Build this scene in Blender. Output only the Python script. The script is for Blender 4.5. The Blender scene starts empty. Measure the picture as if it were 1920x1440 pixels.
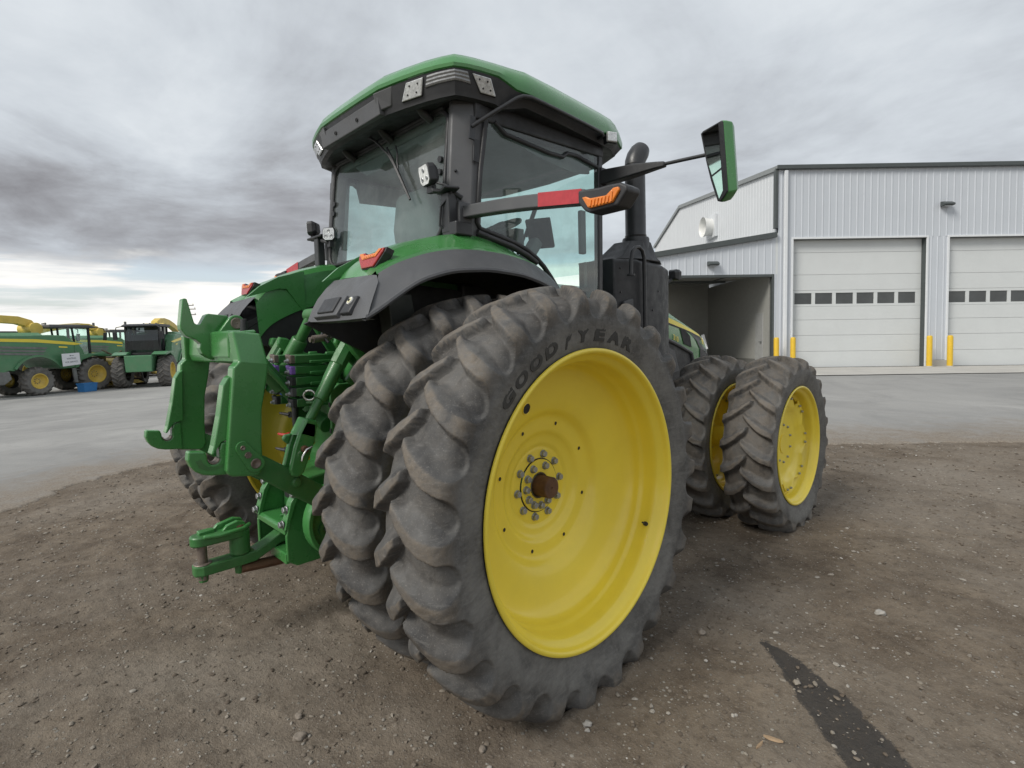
import bpy, bmesh, math, random
import numpy as np
from mathutils import Vector, Matrix

SC = bpy.context.scene
COL = SC.collection
rng = random.Random(7)
nrng = np.random.default_rng(11)

# ------------------------------------------------------------------ camera
cam_d = bpy.data.cameras.new('camera')
cam = bpy.data.objects.new('camera', cam_d)
COL.objects.link(cam)
CR = Vector((0.6846635, 0.7282843, -0.0289438))
CU = Vector((-0.0239181, 0.0621397, 0.9977808))
CF = Vector((-0.7284667, 0.6824519, -0.0599640))
CW = Vector((3.394, -2.088, 1.765))
cam.matrix_world = Matrix(((CR.x, CU.x, -CF.x, CW.x), (CR.y, CU.y, -CF.y, CW.y), (CR.z, CU.z, -CF.z, CW.z), (0, 0, 0, 1)))
cam_d.sensor_width = 36.0
cam_d.sensor_fit = 'HORIZONTAL'
cam_d.lens = 36.0 * 1003.631 / 1920.0
cam_d.shift_x = (960 - 923.84) / 1920.0
cam_d.shift_y = (690.07 - 720) / 1920.0
cam_d.clip_start = 0.05
cam_d.clip_end = 3000
SC.camera = cam

# ------------------------------------------------------------------ render
SC.render.engine = 'CYCLES'
SC.view_settings.view_transform = 'Standard'
SC.view_settings.look = 'None'
SC.view_settings.gamma = 1.0
SC.view_settings.use_curve_mapping = False
SC.view_settings.exposure = 0.9
SC.cycles.use_denoising = True
try:
    SC.cycles.denoiser = 'OPENIMAGEDENOISE'
    SC.cycles.denoising_prefilter = 'ACCURATE'
except Exception:
    pass
SC.cycles.max_bounces = 8
SC.cycles.transparent_max_bounces = 16
SC.cycles.diffuse_bounces = 4
SC.cycles.caustics_reflective = False
SC.cycles.caustics_refractive = False

# ------------------------------------------------------------------ sun (behind the camera, through thin cloud)
SUN_EL, SUN_AZ = math.radians(42), math.radians(188)      # azimuth clockwise from +Y
sun_d = bpy.data.lights.new('sun', 'SUN')
sun_d.energy = 1.5
sun_d.angle = math.radians(20)
sun_d.color = (1.0, 0.955, 0.88)
sun = bpy.data.objects.new('sun', sun_d)
COL.objects.link(sun)
sdir = Vector((math.sin(SUN_AZ) * math.cos(SUN_EL), math.cos(SUN_AZ) * math.cos(SUN_EL), math.sin(SUN_EL)))
sun.rotation_euler = sdir.to_track_quat('Z', 'Y').to_euler()

# ------------------------------------------------------------------ world: overcast sky over a Nishita sky
world = bpy.data.worlds.new('World')
SC.world = world
world.use_nodes = True
wt = world.node_tree
wt.nodes.clear()


def N(t, kind, **kw):
    n = t.nodes.new(kind)
    for k, v in kw.items():
        if k.startswith('i_'):
            n.inputs[k[2:].replace('_', ' ')].default_value = v
        else:
            setattr(n, k, v)
    return n


def ramp(t, stops, interp='LINEAR'):
    n = t.nodes.new('ShaderNodeValToRGB')
    n.color_ramp.interpolation = interp
    e = n.color_ramp.elements
    while len(e) < len(stops):
        e.new(0.5)
    for i, (p, c) in enumerate(stops):
        e[i].position = p
        e[i].color = (c[0], c[1], c[2], 1) if not isinstance(c, (int, float)) else (c, c, c, 1)
    return n


def math_n(t, op, a, b=None, c=None, clamp=False):
    n = t.nodes.new('ShaderNodeMath')
    n.operation = op
    n.use_clamp = clamp
    for i, v in enumerate((a, b, c)):
        if v is None:
            continue
        if isinstance(v, (int, float)):
            n.inputs[i].default_value = v
        else:
            t.links.new(v, n.inputs[i])
    return n.outputs[0]


def mixc(t, fac, a, b, blend='MIX'):
    n = t.nodes.new('ShaderNodeMix')
    n.data_type = 'RGBA'
    n.blend_type = blend
    n.clamp_factor = True
    for i, v in ((0, fac), (6, a), (7, b)):
        if isinstance(v, (int, float)):
            n.inputs[i].default_value = v if i == 0 else (v, v, v, 1)
        elif isinstance(v, (tuple, list)):
            n.inputs[i].default_value = (v[0], v[1], v[2], 1)
        else:
            t.links.new(v, n.inputs[i])
    return n.outputs[2]


def build_sky():
    t = wt
    L = t.links.new
    tc = N(t, 'ShaderNodeTexCoord')
    nrm = N(t, 'ShaderNodeVectorMath', operation='NORMALIZE')
    L(tc.outputs['Generated'], nrm.inputs[0])
    sep = N(t, 'ShaderNodeSeparateXYZ')
    L(nrm.outputs[0], sep.inputs[0])
    z = sep.outputs[2]
    zc = math_n(t, 'MAXIMUM', z, 0.0)
    den = math_n(t, 'ADD', zc, 0.16)
    px = math_n(t, 'DIVIDE', sep.outputs[0], den)
    py = math_n(t, 'DIVIDE', sep.outputs[1], den)
    comb = N(t, 'ShaderNodeCombineXYZ')
    L(px, comb.inputs[0])
    L(py, comb.inputs[1])
    P = comb.outputs[0]

    def noise(scale, detail, rough, dist, off):
        mp = N(t, 'ShaderNodeMapping')
        mp.inputs['Location'].default_value = off
        L(P, mp.inputs['Vector'])
        n = N(t, 'ShaderNodeTexNoise')
        n.inputs['Scale'].default_value = scale
        n.inputs['Detail'].default_value = detail
        n.inputs['Roughness'].default_value = rough
        n.inputs['Distortion'].default_value = dist
        L(mp.outputs[0], n.inputs['Vector'])
        return n.outputs['Fac']

    big = noise(0.42, 3.0, 0.5, 0.4, (3.1, 0.7, 0.0))
    med = noise(1.15, 7.0, 0.58, 0.55, (7.4, 2.2, 0.0))
    fine = noise(3.6, 6.0, 0.6, 0.3, (1.0, 9.0, 0.0))
    # heavy bank of cloud low in the west, the photograph's dark layer: direction lobe
    lobe = N(t, 'ShaderNodeVectorMath', operation='DOT_PRODUCT')
    L(nrm.outputs[0], lobe.inputs[0])
    lobe.inputs[1].default_value = Vector((-0.985, 0.17, 0.0)).normalized()

    def srange(v, a, b):
        n = N(t, 'ShaderNodeMapRange', interpolation_type='SMOOTHSTEP')
        L(v, n.inputs[0])
        n.inputs[1].default_value, n.inputs[2].default_value = a, b
        return n.outputs[0]
    zw = math_n(t, 'ADD', z, math_n(t, 'MULTIPLY', math_n(t, 'SUBTRACT', med, 0.5), 0.22))
    bank = math_n(t, 'MULTIPLY', srange(zw, 0.09, 0.15), srange(zw, 0.36, 0.19))
    bank = math_n(t, 'MULTIPLY', bank, srange(lobe.outputs['Value'], 0.62, 0.93))
    v = math_n(t, 'MULTIPLY', big, 0.36)
    v = math_n(t, 'ADD', v, math_n(t, 'MULTIPLY', med, 0.46))
    v = math_n(t, 'ADD', v, math_n(t, 'MULTIPLY', fine, 0.18))
    v = math_n(t, 'ADD', v, 0.03)
    v = math_n(t, 'SUBTRACT', v, math_n(t, 'MULTIPLY', bank, 0.13))
    cr = ramp(t, [(0.27, (0.136, 0.136, 0.146)), (0.36, (0.206, 0.213, 0.229)), (0.44, (0.280, 0.298, 0.322)), (0.52, (0.340, 0.364, 0.390)), (0.62, (0.408, 0.432, 0.454)), (0.74, (0.528, 0.544, 0.556))])
    L(v, cr.inputs[0])
    cloud = cr.outputs[0]
    # far cloud edge: a clearer, brighter strip with streaks above the horizon all round
    hz = N(t, 'ShaderNodeMapRange', interpolation_type='SMOOTHSTEP')
    wob = math_n(t, 'ADD', z, math_n(t, 'MULTIPLY', math_n(t, 'SUBTRACT', med, 0.5), 0.06))
    L(wob, hz.inputs[0])
    hz.inputs[1].default_value = 0.150
    hz.inputs[2].default_value = 0.112
    st = N(t, 'ShaderNodeCombineXYZ')
    L(math_n(t, 'MULTIPLY', sep.outputs[0], 1.6), st.inputs[0])
    L(math_n(t, 'MULTIPLY', sep.outputs[1], 1.6), st.inputs[1])
    L(math_n(t, 'MULTIPLY', z, 17.0), st.inputs[2])
    sn = N(t, 'ShaderNodeTexNoise')
    sn.inputs['Scale'].default_value = 1.5
    sn.inputs['Detail'].default_value = 6.0
    sn.inputs['Roughness'].default_value = 0.55
    L(st.outputs[0], sn.inputs['Vector'])
    sky = N(t, 'ShaderNodeTexSky', sky_type='NISHITA', sun_disc=False)
    sky.sun_elevation = SUN_EL
    sky.sun_rotation = SUN_AZ
    sky.air_density = 1.0
    sky.dust_density = 2.0
    skyb = mixc(t, 1.0, sky.outputs[0], (0.10, 0.10, 0.10), 'MULTIPLY')
    sr = ramp(t, [(0.36, (0.394, 0.402, 0.418)), (0.50, (0.558, 0.553, 0.533)), (0.62, (0.672, 0.656, 0.599))])
    L(sn.outputs['Fac'], sr.inputs[0])
    gap = N(t, 'ShaderNodeMapRange', interpolation_type='SMOOTHSTEP')
    L(sn.outputs['Fac'], gap.inputs[0])
    gap.inputs[1].default_value = 0.46
    gap.inputs[2].default_value = 0.38
    strip = mixc(t, math_n(t, 'MULTIPLY', gap.outputs[0], 0.55), sr.outputs[0], skyb)
    col = mixc(t, hz.outputs[0], cloud, strip)
    below = N(t, 'ShaderNodeMapRange')
    L(z, below.inputs[0])
    below.inputs[1].default_value = 0.0
    below.inputs[2].default_value = -0.03
    col = mixc(t, below.outputs[0], col, (0.20, 0.19, 0.175))
    bg = N(t, 'ShaderNodeBackground')
    L(col, bg.inputs[0])
    bg.inputs[1].default_value = 1.0
    out = N(t, 'ShaderNodeOutputWorld')
    L(bg.outputs[0], out.inputs[0])


build_sky()

# ------------------------------------------------------------------ materials
MATS = {}


def new_mat(name):
    m = bpy.data.materials.new(name)
    m.use_nodes = True
    t = m.node_tree
    t.nodes.clear()
    out = N(t, 'ShaderNodeOutputMaterial')
    b = N(t, 'ShaderNodeBsdfPrincipled')
    t.links.new(b.outputs[0], out.inputs[0])
    MATS[name] = m
    return m, t, b, out


def tnoise(t, scale, detail=4.0, rough=0.55, coord='Object', dist=0.0, off=None):
    tc = N(t, 'ShaderNodeTexCoord')
    src = tc.outputs[coord]
    if off or isinstance(scale, (tuple, list)):
        mp = N(t, 'ShaderNodeMapping')
        t.links.new(src, mp.inputs[0])
        if off:
            mp.inputs['Location'].default_value = off
        if isinstance(scale, (tuple, list)):
            mp.inputs['Scale'].default_value = scale
            scale = 1.0
        src = mp.outputs[0]
    n = N(t, 'ShaderNodeTexNoise')
    n.inputs['Scale'].default_value = scale
    n.inputs['Detail'].default_value = detail
    n.inputs['Roughness'].default_value = rough
    n.inputs['Distortion'].default_value = dist
    t.links.new(src, n.inputs['Vector'])
    return n.outputs['Fac']


def rng_map(t, v, a, b, c, d):
    n = N(t, 'ShaderNodeMapRange')
    t.links.new(v, n.inputs[0])
    for i, x in enumerate((a, b, c, d)):
        n.inputs[i + 1].default_value = x
    return n.outputs[0]


def simple(name, base, rough=0.5, metal=0.0, var=0.10, vscale=6.0, bump=0.0, bscale=120.0, dust=0.0, dustcol=(0.23, 0.20, 0.165), coat=0.0, rvar=0.12, spec=0.5, coord='Object'):
    m, t, b, out = new_mat(name)
    L = t.links.new
    n1 = tnoise(t, vscale, 5.0, 0.6, coord)
    f = rng_map(t, n1, 0.3, 0.7, 1.0 - var, 1.0 + var)
    mul = N(t, 'ShaderNodeVectorMath', operation='SCALE')
    mul.inputs[0].default_value = base
    L(f, mul.inputs['Scale'])
    col = mul.outputs[0]
    if dust > 0:
        n2 = tnoise(t, 3.3, 7.0, 0.65, coord, 0.3, (4, 2, 7))
        n3 = tnoise(t, 38.0, 3.0, 0.6, coord, 0.0, (1, 5, 3))
        dm = math_n(t, 'MULTIPLY', rng_map(t, n2, 0.42, 0.72, 0.0, 1.0), rng_map(t, n3, 0.3, 0.65, 0.35, 1.0))
        dm = math_n(t, 'MULTIPLY', dm, dust, clamp=True)
        col = mixc(t, dm, col, dustcol)
    L(col, b.inputs['Base Color'])
    n4 = tnoise(t, vscale * 2.7, 4.0, 0.6, coord, 0.0, (9, 1, 2))
    L(rng_map(t, n4, 0.3, 0.7, max(0.03, rough - rvar), min(1.0, rough + rvar)), b.inputs['Roughness'])
    b.inputs['Metallic'].default_value = metal
    b.inputs['Coat Weight'].default_value = coat
    b.inputs['Coat Roughness'].default_value = 0.12
    b.inputs['Specular IOR Level'].default_value = spec
    if bump > 0:
        nb = tnoise(t, bscale, 3.0, 0.6, coord)
        bp = N(t, 'ShaderNodeBump')
        bp.inputs['Strength'].default_value = bump
        bp.inputs['Distance'].default_value = 0.004
        L(nb, bp.inputs['Height'])
        L(bp.outputs[0], b.inputs['Normal'])
    return m


def rubber(name, a=(0.038, 0.038, 0.039), brown=(0.165, 0.138, 0.108), grey=(0.118, 0.116, 0.112), use_void=True):
    m, t, b, out = new_mat(name)
    L = t.links.new
    n1 = tnoise(t, 4.5, 7.0, 0.62, dist=0.4)
    n2 = tnoise(t, 26.0, 6.0, 0.65, off=(3, 1, 2))
    n3 = tnoise(t, 150.0, 3.0, 0.6, off=(5, 2, 8))
    n4 = tnoise(t, 9.0, 6.0, 0.6, off=(8, 2, 5), dist=0.6)
    c = mixc(t, rng_map(t, n1, 0.36, 0.66, 0.0, 0.85), a, grey)
    c = mixc(t, math_n(t, 'MULTIPLY', rng_map(t, n2, 0.48, 0.75, 0.0, 0.8), 0.55), c, grey)
    if use_void:
        at = N(t, 'ShaderNodeAttribute', attribute_name='soil')
        dm = math_n(t, 'MULTIPLY', at.outputs['Fac'], rng_map(t, n4, 0.34, 0.62, 0.08, 1.0))
        dm = math_n(t, 'MULTIPLY', dm, rng_map(t, n2, 0.3, 0.62, 0.45, 1.0), clamp=True)
        c = mixc(t, dm, c, brown)
    n5 = tnoise(t, (14, 14, 60), 5.0, 0.7, off=(2, 6, 1), dist=0.8)
    c = mixc(t, rng_map(t, n5, 0.56, 0.72, 0.0, 0.42), c, (0.185, 0.178, 0.168))
    c = mixc(t, rng_map(t, n4, 0.54, 0.68, 0.0, 0.55), c, (0.026, 0.026, 0.027))
    c = mixc(t, rng_map(t, n3, 0.58, 0.76, 0.0, 0.5), c, (0.24, 0.225, 0.205))
    du = N(t, 'ShaderNodeAttribute', attribute_name='dust')
    dm2 = math_n(t, 'MULTIPLY', du.outputs['Fac'], math_n(t, 'MULTIPLY', rng_map(t, n1, 0.36, 0.62, 0.25, 1.0), rng_map(t, n5, 0.36, 0.62, 0.55, 1.0)))
    c = mixc(t, dm2, c, (0.172, 0.168, 0.156))
    L(c, b.inputs['Base Color'])
    L(rng_map(t, n2, 0.3, 0.7, 0.55, 0.82), b.inputs['Roughness'])
    b.inputs['Specular IOR Level'].default_value = 0.42
    h = math_n(t, 'ADD', math_n(t, 'MULTIPLY', n2, 0.6), math_n(t, 'MULTIPLY', n3, 0.35))
    bp = N(t, 'ShaderNodeBump')
    bp.inputs['Strength'].default_value = 0.55
    bp.inputs['Distance'].default_value = 0.006
    L(h, bp.inputs['Height'])
    L(bp.outputs[0], b.inputs['Normal'])
    return m


def glass(name, tint=(0.82, 0.985, 0.95), film=0.10, filmcol=(0.48, 0.52, 0.51)):
    m, t, b, out = new_mat(name)
    t.nodes.remove(b)
    L = t.links.new
    tr = N(t, 'ShaderNodeBsdfTransparent')
    tr.inputs[0].default_value = (tint[0], tint[1], tint[2], 1)
    gl = N(t, 'ShaderNodeBsdfGlossy')
    gl.inputs['Roughness'].default_value = 0.03
    gl.inputs[0].default_value = (0.95, 0.97, 0.97, 1)
    fr = N(t, 'ShaderNodeLayerWeight')
    fr.inputs['Blend'].default_value = 0.5
    sch = math_n(t, 'ADD', math_n(t, 'MULTIPLY', math_n(t, 'POWER', fr.outputs['Facing'], 4.0), 0.80), 0.075, clamp=True)
    ms = N(t, 'ShaderNodeMixShader')
    L(sch, ms.inputs[0])
    L(tr.outputs[0], ms.inputs[1])
    L(gl.outputs[0], ms.inputs[2])
    df = N(t, 'ShaderNodeBsdfDiffuse')
    df.inputs[0].default_value = (filmcol[0], filmcol[1], filmcol[2], 1)
    n = tnoise(t, (2.2, 2.2, 0.9), 6.0, 0.6)
    n2 = tnoise(t, 11.0, 5.0, 0.65, off=(2, 3, 1))
    f = math_n(t, 'MULTIPLY', rng_map(t, n, 0.35, 0.72, 0.35, 1.8), rng_map(t, n2, 0.3, 0.7, 0.6, 1.3))
    f = math_n(t, 'MULTIPLY', f, film)
    ms2 = N(t, 'ShaderNodeMixShader')
    L(f, ms2.inputs[0])
    L(ms.outputs[0], ms2.inputs[1])
    L(df.outputs[0], ms2.inputs[2])
    L(ms2.outputs[0], out.inputs[0])
    return m


GREEN = simple('green_paint', (0.048, 0.205, 0.052), 0.30, var=0.10, vscale=3.0, coat=0.45, rvar=0.08, dust=0.12, dustcol=(0.12, 0.20, 0.12))
GREEN_D = simple('green_cast_paint', (0.034, 0.158, 0.040), 0.42, var=0.16, vscale=9.0, coat=0.12, bump=0.25, bscale=90.0, dust=0.35, dustcol=(0.14, 0.13, 0.09))
YELLOW = simple('yellow_paint', (0.82, 0.645, 0.060), 0.34, var=0.05, vscale=2.5, coat=0.25, bump=0.10, bscale=190.0, rvar=0.06, dust=0.10, dustcol=(0.50, 0.38, 0.12))
YELLOW_STRIPE = simple('yellow_decal', (0.74, 0.60, 0.06), 0.35, var=0.03)
BLACK = simple('black_plastic', (0.020, 0.021, 0.024), 0.52, var=0.2, vscale=5.0, bump=0.18, bscale=420.0, dust=0.25, dustcol=(0.10, 0.095, 0.09))
BLACK_TRIM = simple('grey_black_fender_plastic', (0.078, 0.080, 0.085), 0.50, var=0.12, vscale=4.0, bump=0.25, bscale=520.0, dust=0.30, dustcol=(0.13, 0.125, 0.12))
BLACK_M = simple('black_metal', (0.022, 0.023, 0.026), 0.40, var=0.2, vscale=8.0, bump=0.05, dust=0.2, dustcol=(0.09, 0.085, 0.08))
DARK = simple('dark_interior', (0.018, 0.018, 0.019), 0.7)
HEADLINER = simple('grey_headliner', (0.17, 0.18, 0.18), 0.85, bump=0.1)
SEATM = simple('grey_seat_fabric', (0.13, 0.137, 0.138), 0.9, bump=0.3, bscale=260.0)
STEEL = simple('zinc_bolt', (0.36, 0.37, 0.38), 0.45, metal=0.75, var=0.2, vscale=40.0, bump=0.1)
RUST = simple('rusty_steel', (0.115, 0.058, 0.032), 0.75, metal=0.15, var=0.35, vscale=16.0, bump=0.5, bscale=90.0)
WORN = simple('worn_bare_steel', (0.20, 0.165, 0.14), 0.5, metal=0.5, var=0.3, vscale=20.0, bump=0.3)
CHROME = simple('bright_pin_steel', (0.62, 0.60, 0.58), 0.25, metal=0.9, var=0.1)
RUBBER = rubber('tyre_rubber')
RUBBER_TXT = simple('tyre_letter_rubber', (0.040, 0.039, 0.036), 0.8, bump=0.3, bscale=200.0)
RUBBER_FAR = rubber('dusty_tyre_rubber', (0.075, 0.072, 0.068), (0.17, 0.15, 0.125), (0.15, 0.145, 0.138))
GLASS = glass('tinted_cab_glass')
GLASS_DK = glass('dark_cab_glass', (0.10, 0.13, 0.14), 0.10, (0.12, 0.14, 0.15))
LENS = simple('clear_lamp_lens', (0.62, 0.63, 0.63), 0.14, metal=0.35, var=0.3, vscale=60.0, coat=0.6)
STRIP = simple('grey_strip_lens', (0.24, 0.245, 0.25), 0.30, metal=0.3, var=0.15, vscale=20.0, coat=0.3)
LENS_AMBER = simple('amber_lens', (0.72, 0.20, 0.018), 0.25, var=0.12, vscale=40.0, coat=0.6)
LENS_RED = simple('red_lens', (0.36, 0.022, 0.020), 0.28, var=0.12, vscale=40.0, coat=0.5)
REFLECT_RED = simple('red_reflective_tape', (0.42, 0.035, 0.045), 0.4, var=0.15, vscale=20.0)
MIRROR = simple('mirror_glass', (0.72, 0.76, 0.76), 0.03, metal=1.0, var=0.02, rvar=0.01)
WHITE = simple('white_plastic', (0.72, 0.72, 0.70), 0.5, var=0.05)
PURPLE = simple('purple_cap', (0.20, 0.10, 0.42), 0.5)
BLUE = simple('blue_cap', (0.03, 0.10, 0.50), 0.45)
RED = simple('red_cap', (0.50, 0.02, 0.02), 0.45)
# ------------------------------------------------------------------ mesh helpers
def V3(p):
    return Vector(p)


class MB:
    """collects faces of one mesh object"""

    def __init__(self):
        self.v, self.f, self.m = [], [], []

    def add(self, verts, faces, mi=0, flip=False):
        o = len(self.v)
        self.v += [tuple(p) for p in verts]
        for f in faces:
            g = [i + o for i in f]
            self.f.append(g[::-1] if flip else g)
            self.m.append(mi)
        return self

    def quad(self, a, b, c, d, mi=0):
        return self.add([a, b, c, d], [(0, 1, 2, 3)], mi)

    def box(self, c, s, rot=None, mi=0, taper=1.0):
        x, y, z = s[0] / 2, s[1] / 2, s[2] / 2
        pts = []
        for sz in (-1, 1):
            k = taper if sz > 0 else 1.0
            for sx, sy in ((-1, -1), (1, -1), (1, 1), (-1, 1)):
                p = Vector((sx * x * k, sy * y * k, sz * z))
                if rot is not None:
                    p = rot @ p
                pts.append(p + Vector(c))
        return self.add(pts, [(3, 2, 1, 0), (4, 5, 6, 7), (0, 1, 5, 4), (1, 2, 6, 5), (2, 3, 7, 6), (3, 0, 4, 7)], mi)

    def prism(self, poly, a, b, fn, mi=0):
        """poly: 2-D outline; fn(u, v, w) -> point; extruded from w=a to w=b"""
        n = len(poly)
        pts = [fn(p[0], p[1], a) for p in poly] + [fn(p[0], p[1], b) for p in poly]
        fs = [tuple(range(n))[::-1], tuple(range(n, 2 * n))]
        fs += [(i, (i + 1) % n, n + (i + 1) % n, n + i) for i in range(n)]
        return self.add(pts, fs, mi)

    def px(self, poly, x0, x1, mi=0):      # outline in (y, z), extruded along x
        return self.prism(poly, x0, x1, lambda u, v, w: (w, u, v), mi)

    def pz(self, poly, z0, z1, mi=0):
        return self.prism(poly, z0, z1, lambda u, v, w: (u, v, w), mi)

    def py(self, poly, y0, y1, mi=0):      # outline in (x, z)
        return self.prism(poly, y0, y1, lambda u, v, w: (u, w, v), mi)

    def loft(self, rings, closed=True, caps=(True, True), mi=0):
        n = len(rings[0])
        pts = [p for r in rings for p in r]
        fs = []
        for k in range(len(rings) - 1):
            for i in range(n if closed else n - 1):
                j = (i + 1) % n
                fs.append((k * n + i, k * n + j, (k + 1) * n + j, (k + 1) * n + i))
        if caps[0]:
            fs.append(tuple(range(n))[::-1])
        if caps[1]:
            o = (len(rings) - 1) * n
            fs.append(tuple(range(o, o + n)))
        return self.add(pts, fs, mi)

    def tube(self, path, r, n=10, caps=True, mi=0, closed=False, flat=1.0):
        path = [Vector(p) for p in path]
        rs = r if isinstance(r, (list, tuple)) else [r] * len(path)
        t0 = (path[1] - path[0]).normalized()
        ref = Vector((0, 0, 1)) if abs(t0.z) < 0.9 else Vector((1, 0, 0))
        u = t0.cross(ref).normalized()
        rings = []
        for i, p in enumerate(path):
            if closed:
                t = (path[(i + 1) % len(path)] - path[i - 1]).normalized()
            elif i == 0:
                t = t0
            elif i == len(path) - 1:
                t = (path[i] - path[i - 1]).normalized()
            else:
                t = ((path[i + 1] - p).normalized() + (p - path[i - 1]).normalized()).normalized()
            u = (u - t * u.dot(t)).normalized()
            w = t.cross(u)
            rings.append([p + (u * math.cos(a) * flat + w * math.sin(a)) * rs[i] for a in (2 * math.pi * k / n for k in range(n))])
        if closed:
            rings.append(rings[0])
        return self.loft(rings, True, (caps and not closed, caps and not closed), mi)

    def cyl(self, p0, p1, r0, r1=None, n=20, mi=0):
        return self.tube([p0, p1], [r0, r0 if r1 is None else r1], n, True, mi)

    def lathe(self, prof, c=(0, 0, 0), n=64, mi=0, a0=0.0, axis='x', caps=(False, False)):
        """prof: (along, radius)"""
        rings = []
        for x, r in prof:
            ring = []
            for k in range(n):
                a = a0 + 2 * math.pi * k / n
                if axis == 'x':
                    ring.append((c[0] + x, c[1] + r * math.sin(a), c[2] + r * math.cos(a)))
                elif axis == 'z':
                    ring.append((c[0] + r * math.cos(a), c[1] + r * math.sin(a), c[2] + x))
                else:
                    ring.append((c[0] + r * math.cos(a), c[1] + x, c[2] + r * math.sin(a)))
            rings.append(ring)
        return self.loft(rings, True, caps, mi)

    def build(self, name, mat, parent=None, smooth=35, bevel=0.0, seg=2, mirror=False, loc=None, weld=True):
        vs = [(-p[0], p[1], p[2]) for p in self.v] if mirror else self.v
        fs = [f[::-1] for f in self.f] if mirror else self.f
        me = bpy.data.meshes.new(name)
        me.from_pydata([tuple(p) for p in vs], [], fs)
        mats = mat if isinstance(mat, (list, tuple)) else [mat]
        for m in mats:
            me.materials.append(m)
        if len(mats) > 1:
            me.polygons.foreach_set('material_index', self.m)
        fix(me, weld)
        if smooth:
            me.polygons.foreach_set('use_smooth', [True] * len(me.polygons))
            me.set_sharp_from_angle(angle=math.radians(smooth))
        me.update()
        o = bpy.data.objects.new(name, me)
        COL.objects.link(o)
        if parent is not None:
            o.parent = parent
        if loc is not None:
            o.location = loc
        if bevel > 0:
            b = o.modifiers.new('bevel', 'BEVEL')
            b.width = bevel
            b.segments = seg
            b.limit_method = 'ANGLE'
            b.angle_limit = math.radians(32)
            b.harden_normals = False
        return o


def fix(me, weld=True):
    bm = bmesh.new()
    bm.from_mesh(me)
    if weld:
        bmesh.ops.remove_doubles(bm, verts=bm.verts, dist=1e-5)
    bmesh.ops.recalc_face_normals(bm, faces=bm.faces)
    bm.to_mesh(me)
    bm.free()


def empty(name, loc=(0, 0, 0), parent=None, rz=0.0):
    o = bpy.data.objects.new(name, None)
    COL.objects.link(o)
    o.location = loc
    o.rotation_euler = (0, 0, rz)
    o.empty_display_size = 0.2
    if parent is not None:
        o.parent = parent
    return o


def tag(o, label=None, cat=None, group=None, kind=None):
    if label:
        o['label'] = label
    if cat:
        o['category'] = cat
    if group:
        o['group'] = group
    if kind:
        o['kind'] = kind
    return o


def inst(src, name, parent, loc=(0, 0, 0), rot=(0, 0, 0), scale=(1, 1, 1), mats=None):
    """an object sharing src's mesh"""
    o = bpy.data.objects.new(name, src.data)
    COL.objects.link(o)
    o.parent = parent
    o.location = loc
    o.rotation_euler = rot
    o.scale = scale
    for md in src.modifiers:
        if md.type == 'BEVEL':
            b = o.modifiers.new('bevel', 'BEVEL')
            b.width, b.segments, b.limit_method, b.angle_limit = md.width, md.segments, md.limit_method, md.angle_limit
    return o


def copy_tree(o, parent=None):
    c = o.copy()
    COL.objects.link(c)
    if parent is not None:
        c.parent = parent
    for ch in list(o.children):
        copy_tree(ch, c)
    return c


def mesh_np(name, co, faces, mats, smooth=True, attrs=None):
    me = bpy.data.meshes.new(name)
    nv, nf = len(co), len(faces)
    me.vertices.add(nv)
    me.vertices.foreach_set('co', np.asarray(co, np.float32).ravel())
    k = faces.shape[1]
    me.loops.add(nf * k)
    me.loops.foreach_set('vertex_index', faces.astype(np.int32).ravel())
    me.polygons.add(nf)
    me.polygons.foreach_set('loop_start', np.arange(0, nf * k, k, dtype=np.int32))
    me.polygons.foreach_set('loop_total', np.full(nf, k, np.int32))
    if smooth:
        me.polygons.foreach_set('use_smooth', np.ones(nf, bool))
    for m in mats:
        me.materials.append(m)
    for an, av in (attrs or {}).items():
        at = me.attributes.new(an, 'FLOAT', 'POINT')
        at.data.foreach_set('value', np.asarray(av, np.float32))
    me.update(calc_edges=True)
    return me


def link_mesh(name, me, parent=None, loc=(0, 0, 0)):
    o = bpy.data.objects.new(name, me)
    COL.objects.link(o)
    if parent is not None:
        o.parent = parent
    o.location = loc
    return o


def sstep(x, a, b):
    t = np.clip((x - a) / (b - a), 0, 1)
    return t * t * (3 - 2 * t)


def vnoise(x, y, seed=0):
    """2-D value noise, numpy"""
    g = np.random.default_rng(seed).random((256, 256))
    xi, yi = np.floor(x).astype(int), np.floor(y).astype(int)
    fx, fy = x - xi, y - yi
    fx, fy = fx * fx * (3 - 2 * fx), fy * fy * (3 - 2 * fy)
    a, b = g[xi % 256, yi % 256], g[(xi + 1) % 256, yi % 256]
    c, d = g[xi % 256, (yi + 1) % 256], g[(xi + 1) % 256, (yi + 1) % 256]
    return (a * (1 - fx) + b * fx) * (1 - fy) + (c * (1 - fx) + d * fx) * fy


def fbm(x, y, oct=4, seed=0, gain=0.5):
    s, a, t = 0.0, 1.0, 0.0
    for o in range(oct):
        s = s + a * vnoise(x * 2 ** o + 17.3 * o, y * 2 ** o - 9.1 * o, seed + o)
        t += a
        a *= gain
    return s / t - 0.5


# ------------------------------------------------------------------ lie of the land
BO = np.array([-3.47427, 19.67170, 0.23432])          # foot of the service building, left jamb of its first door
BM = np.array([[0.6937103, -0.7202477, -0.0030488], [0.7200642, 0.6934239, 0.0259004], [-0.0165406, -0.0201627, 0.9996599]])


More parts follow.
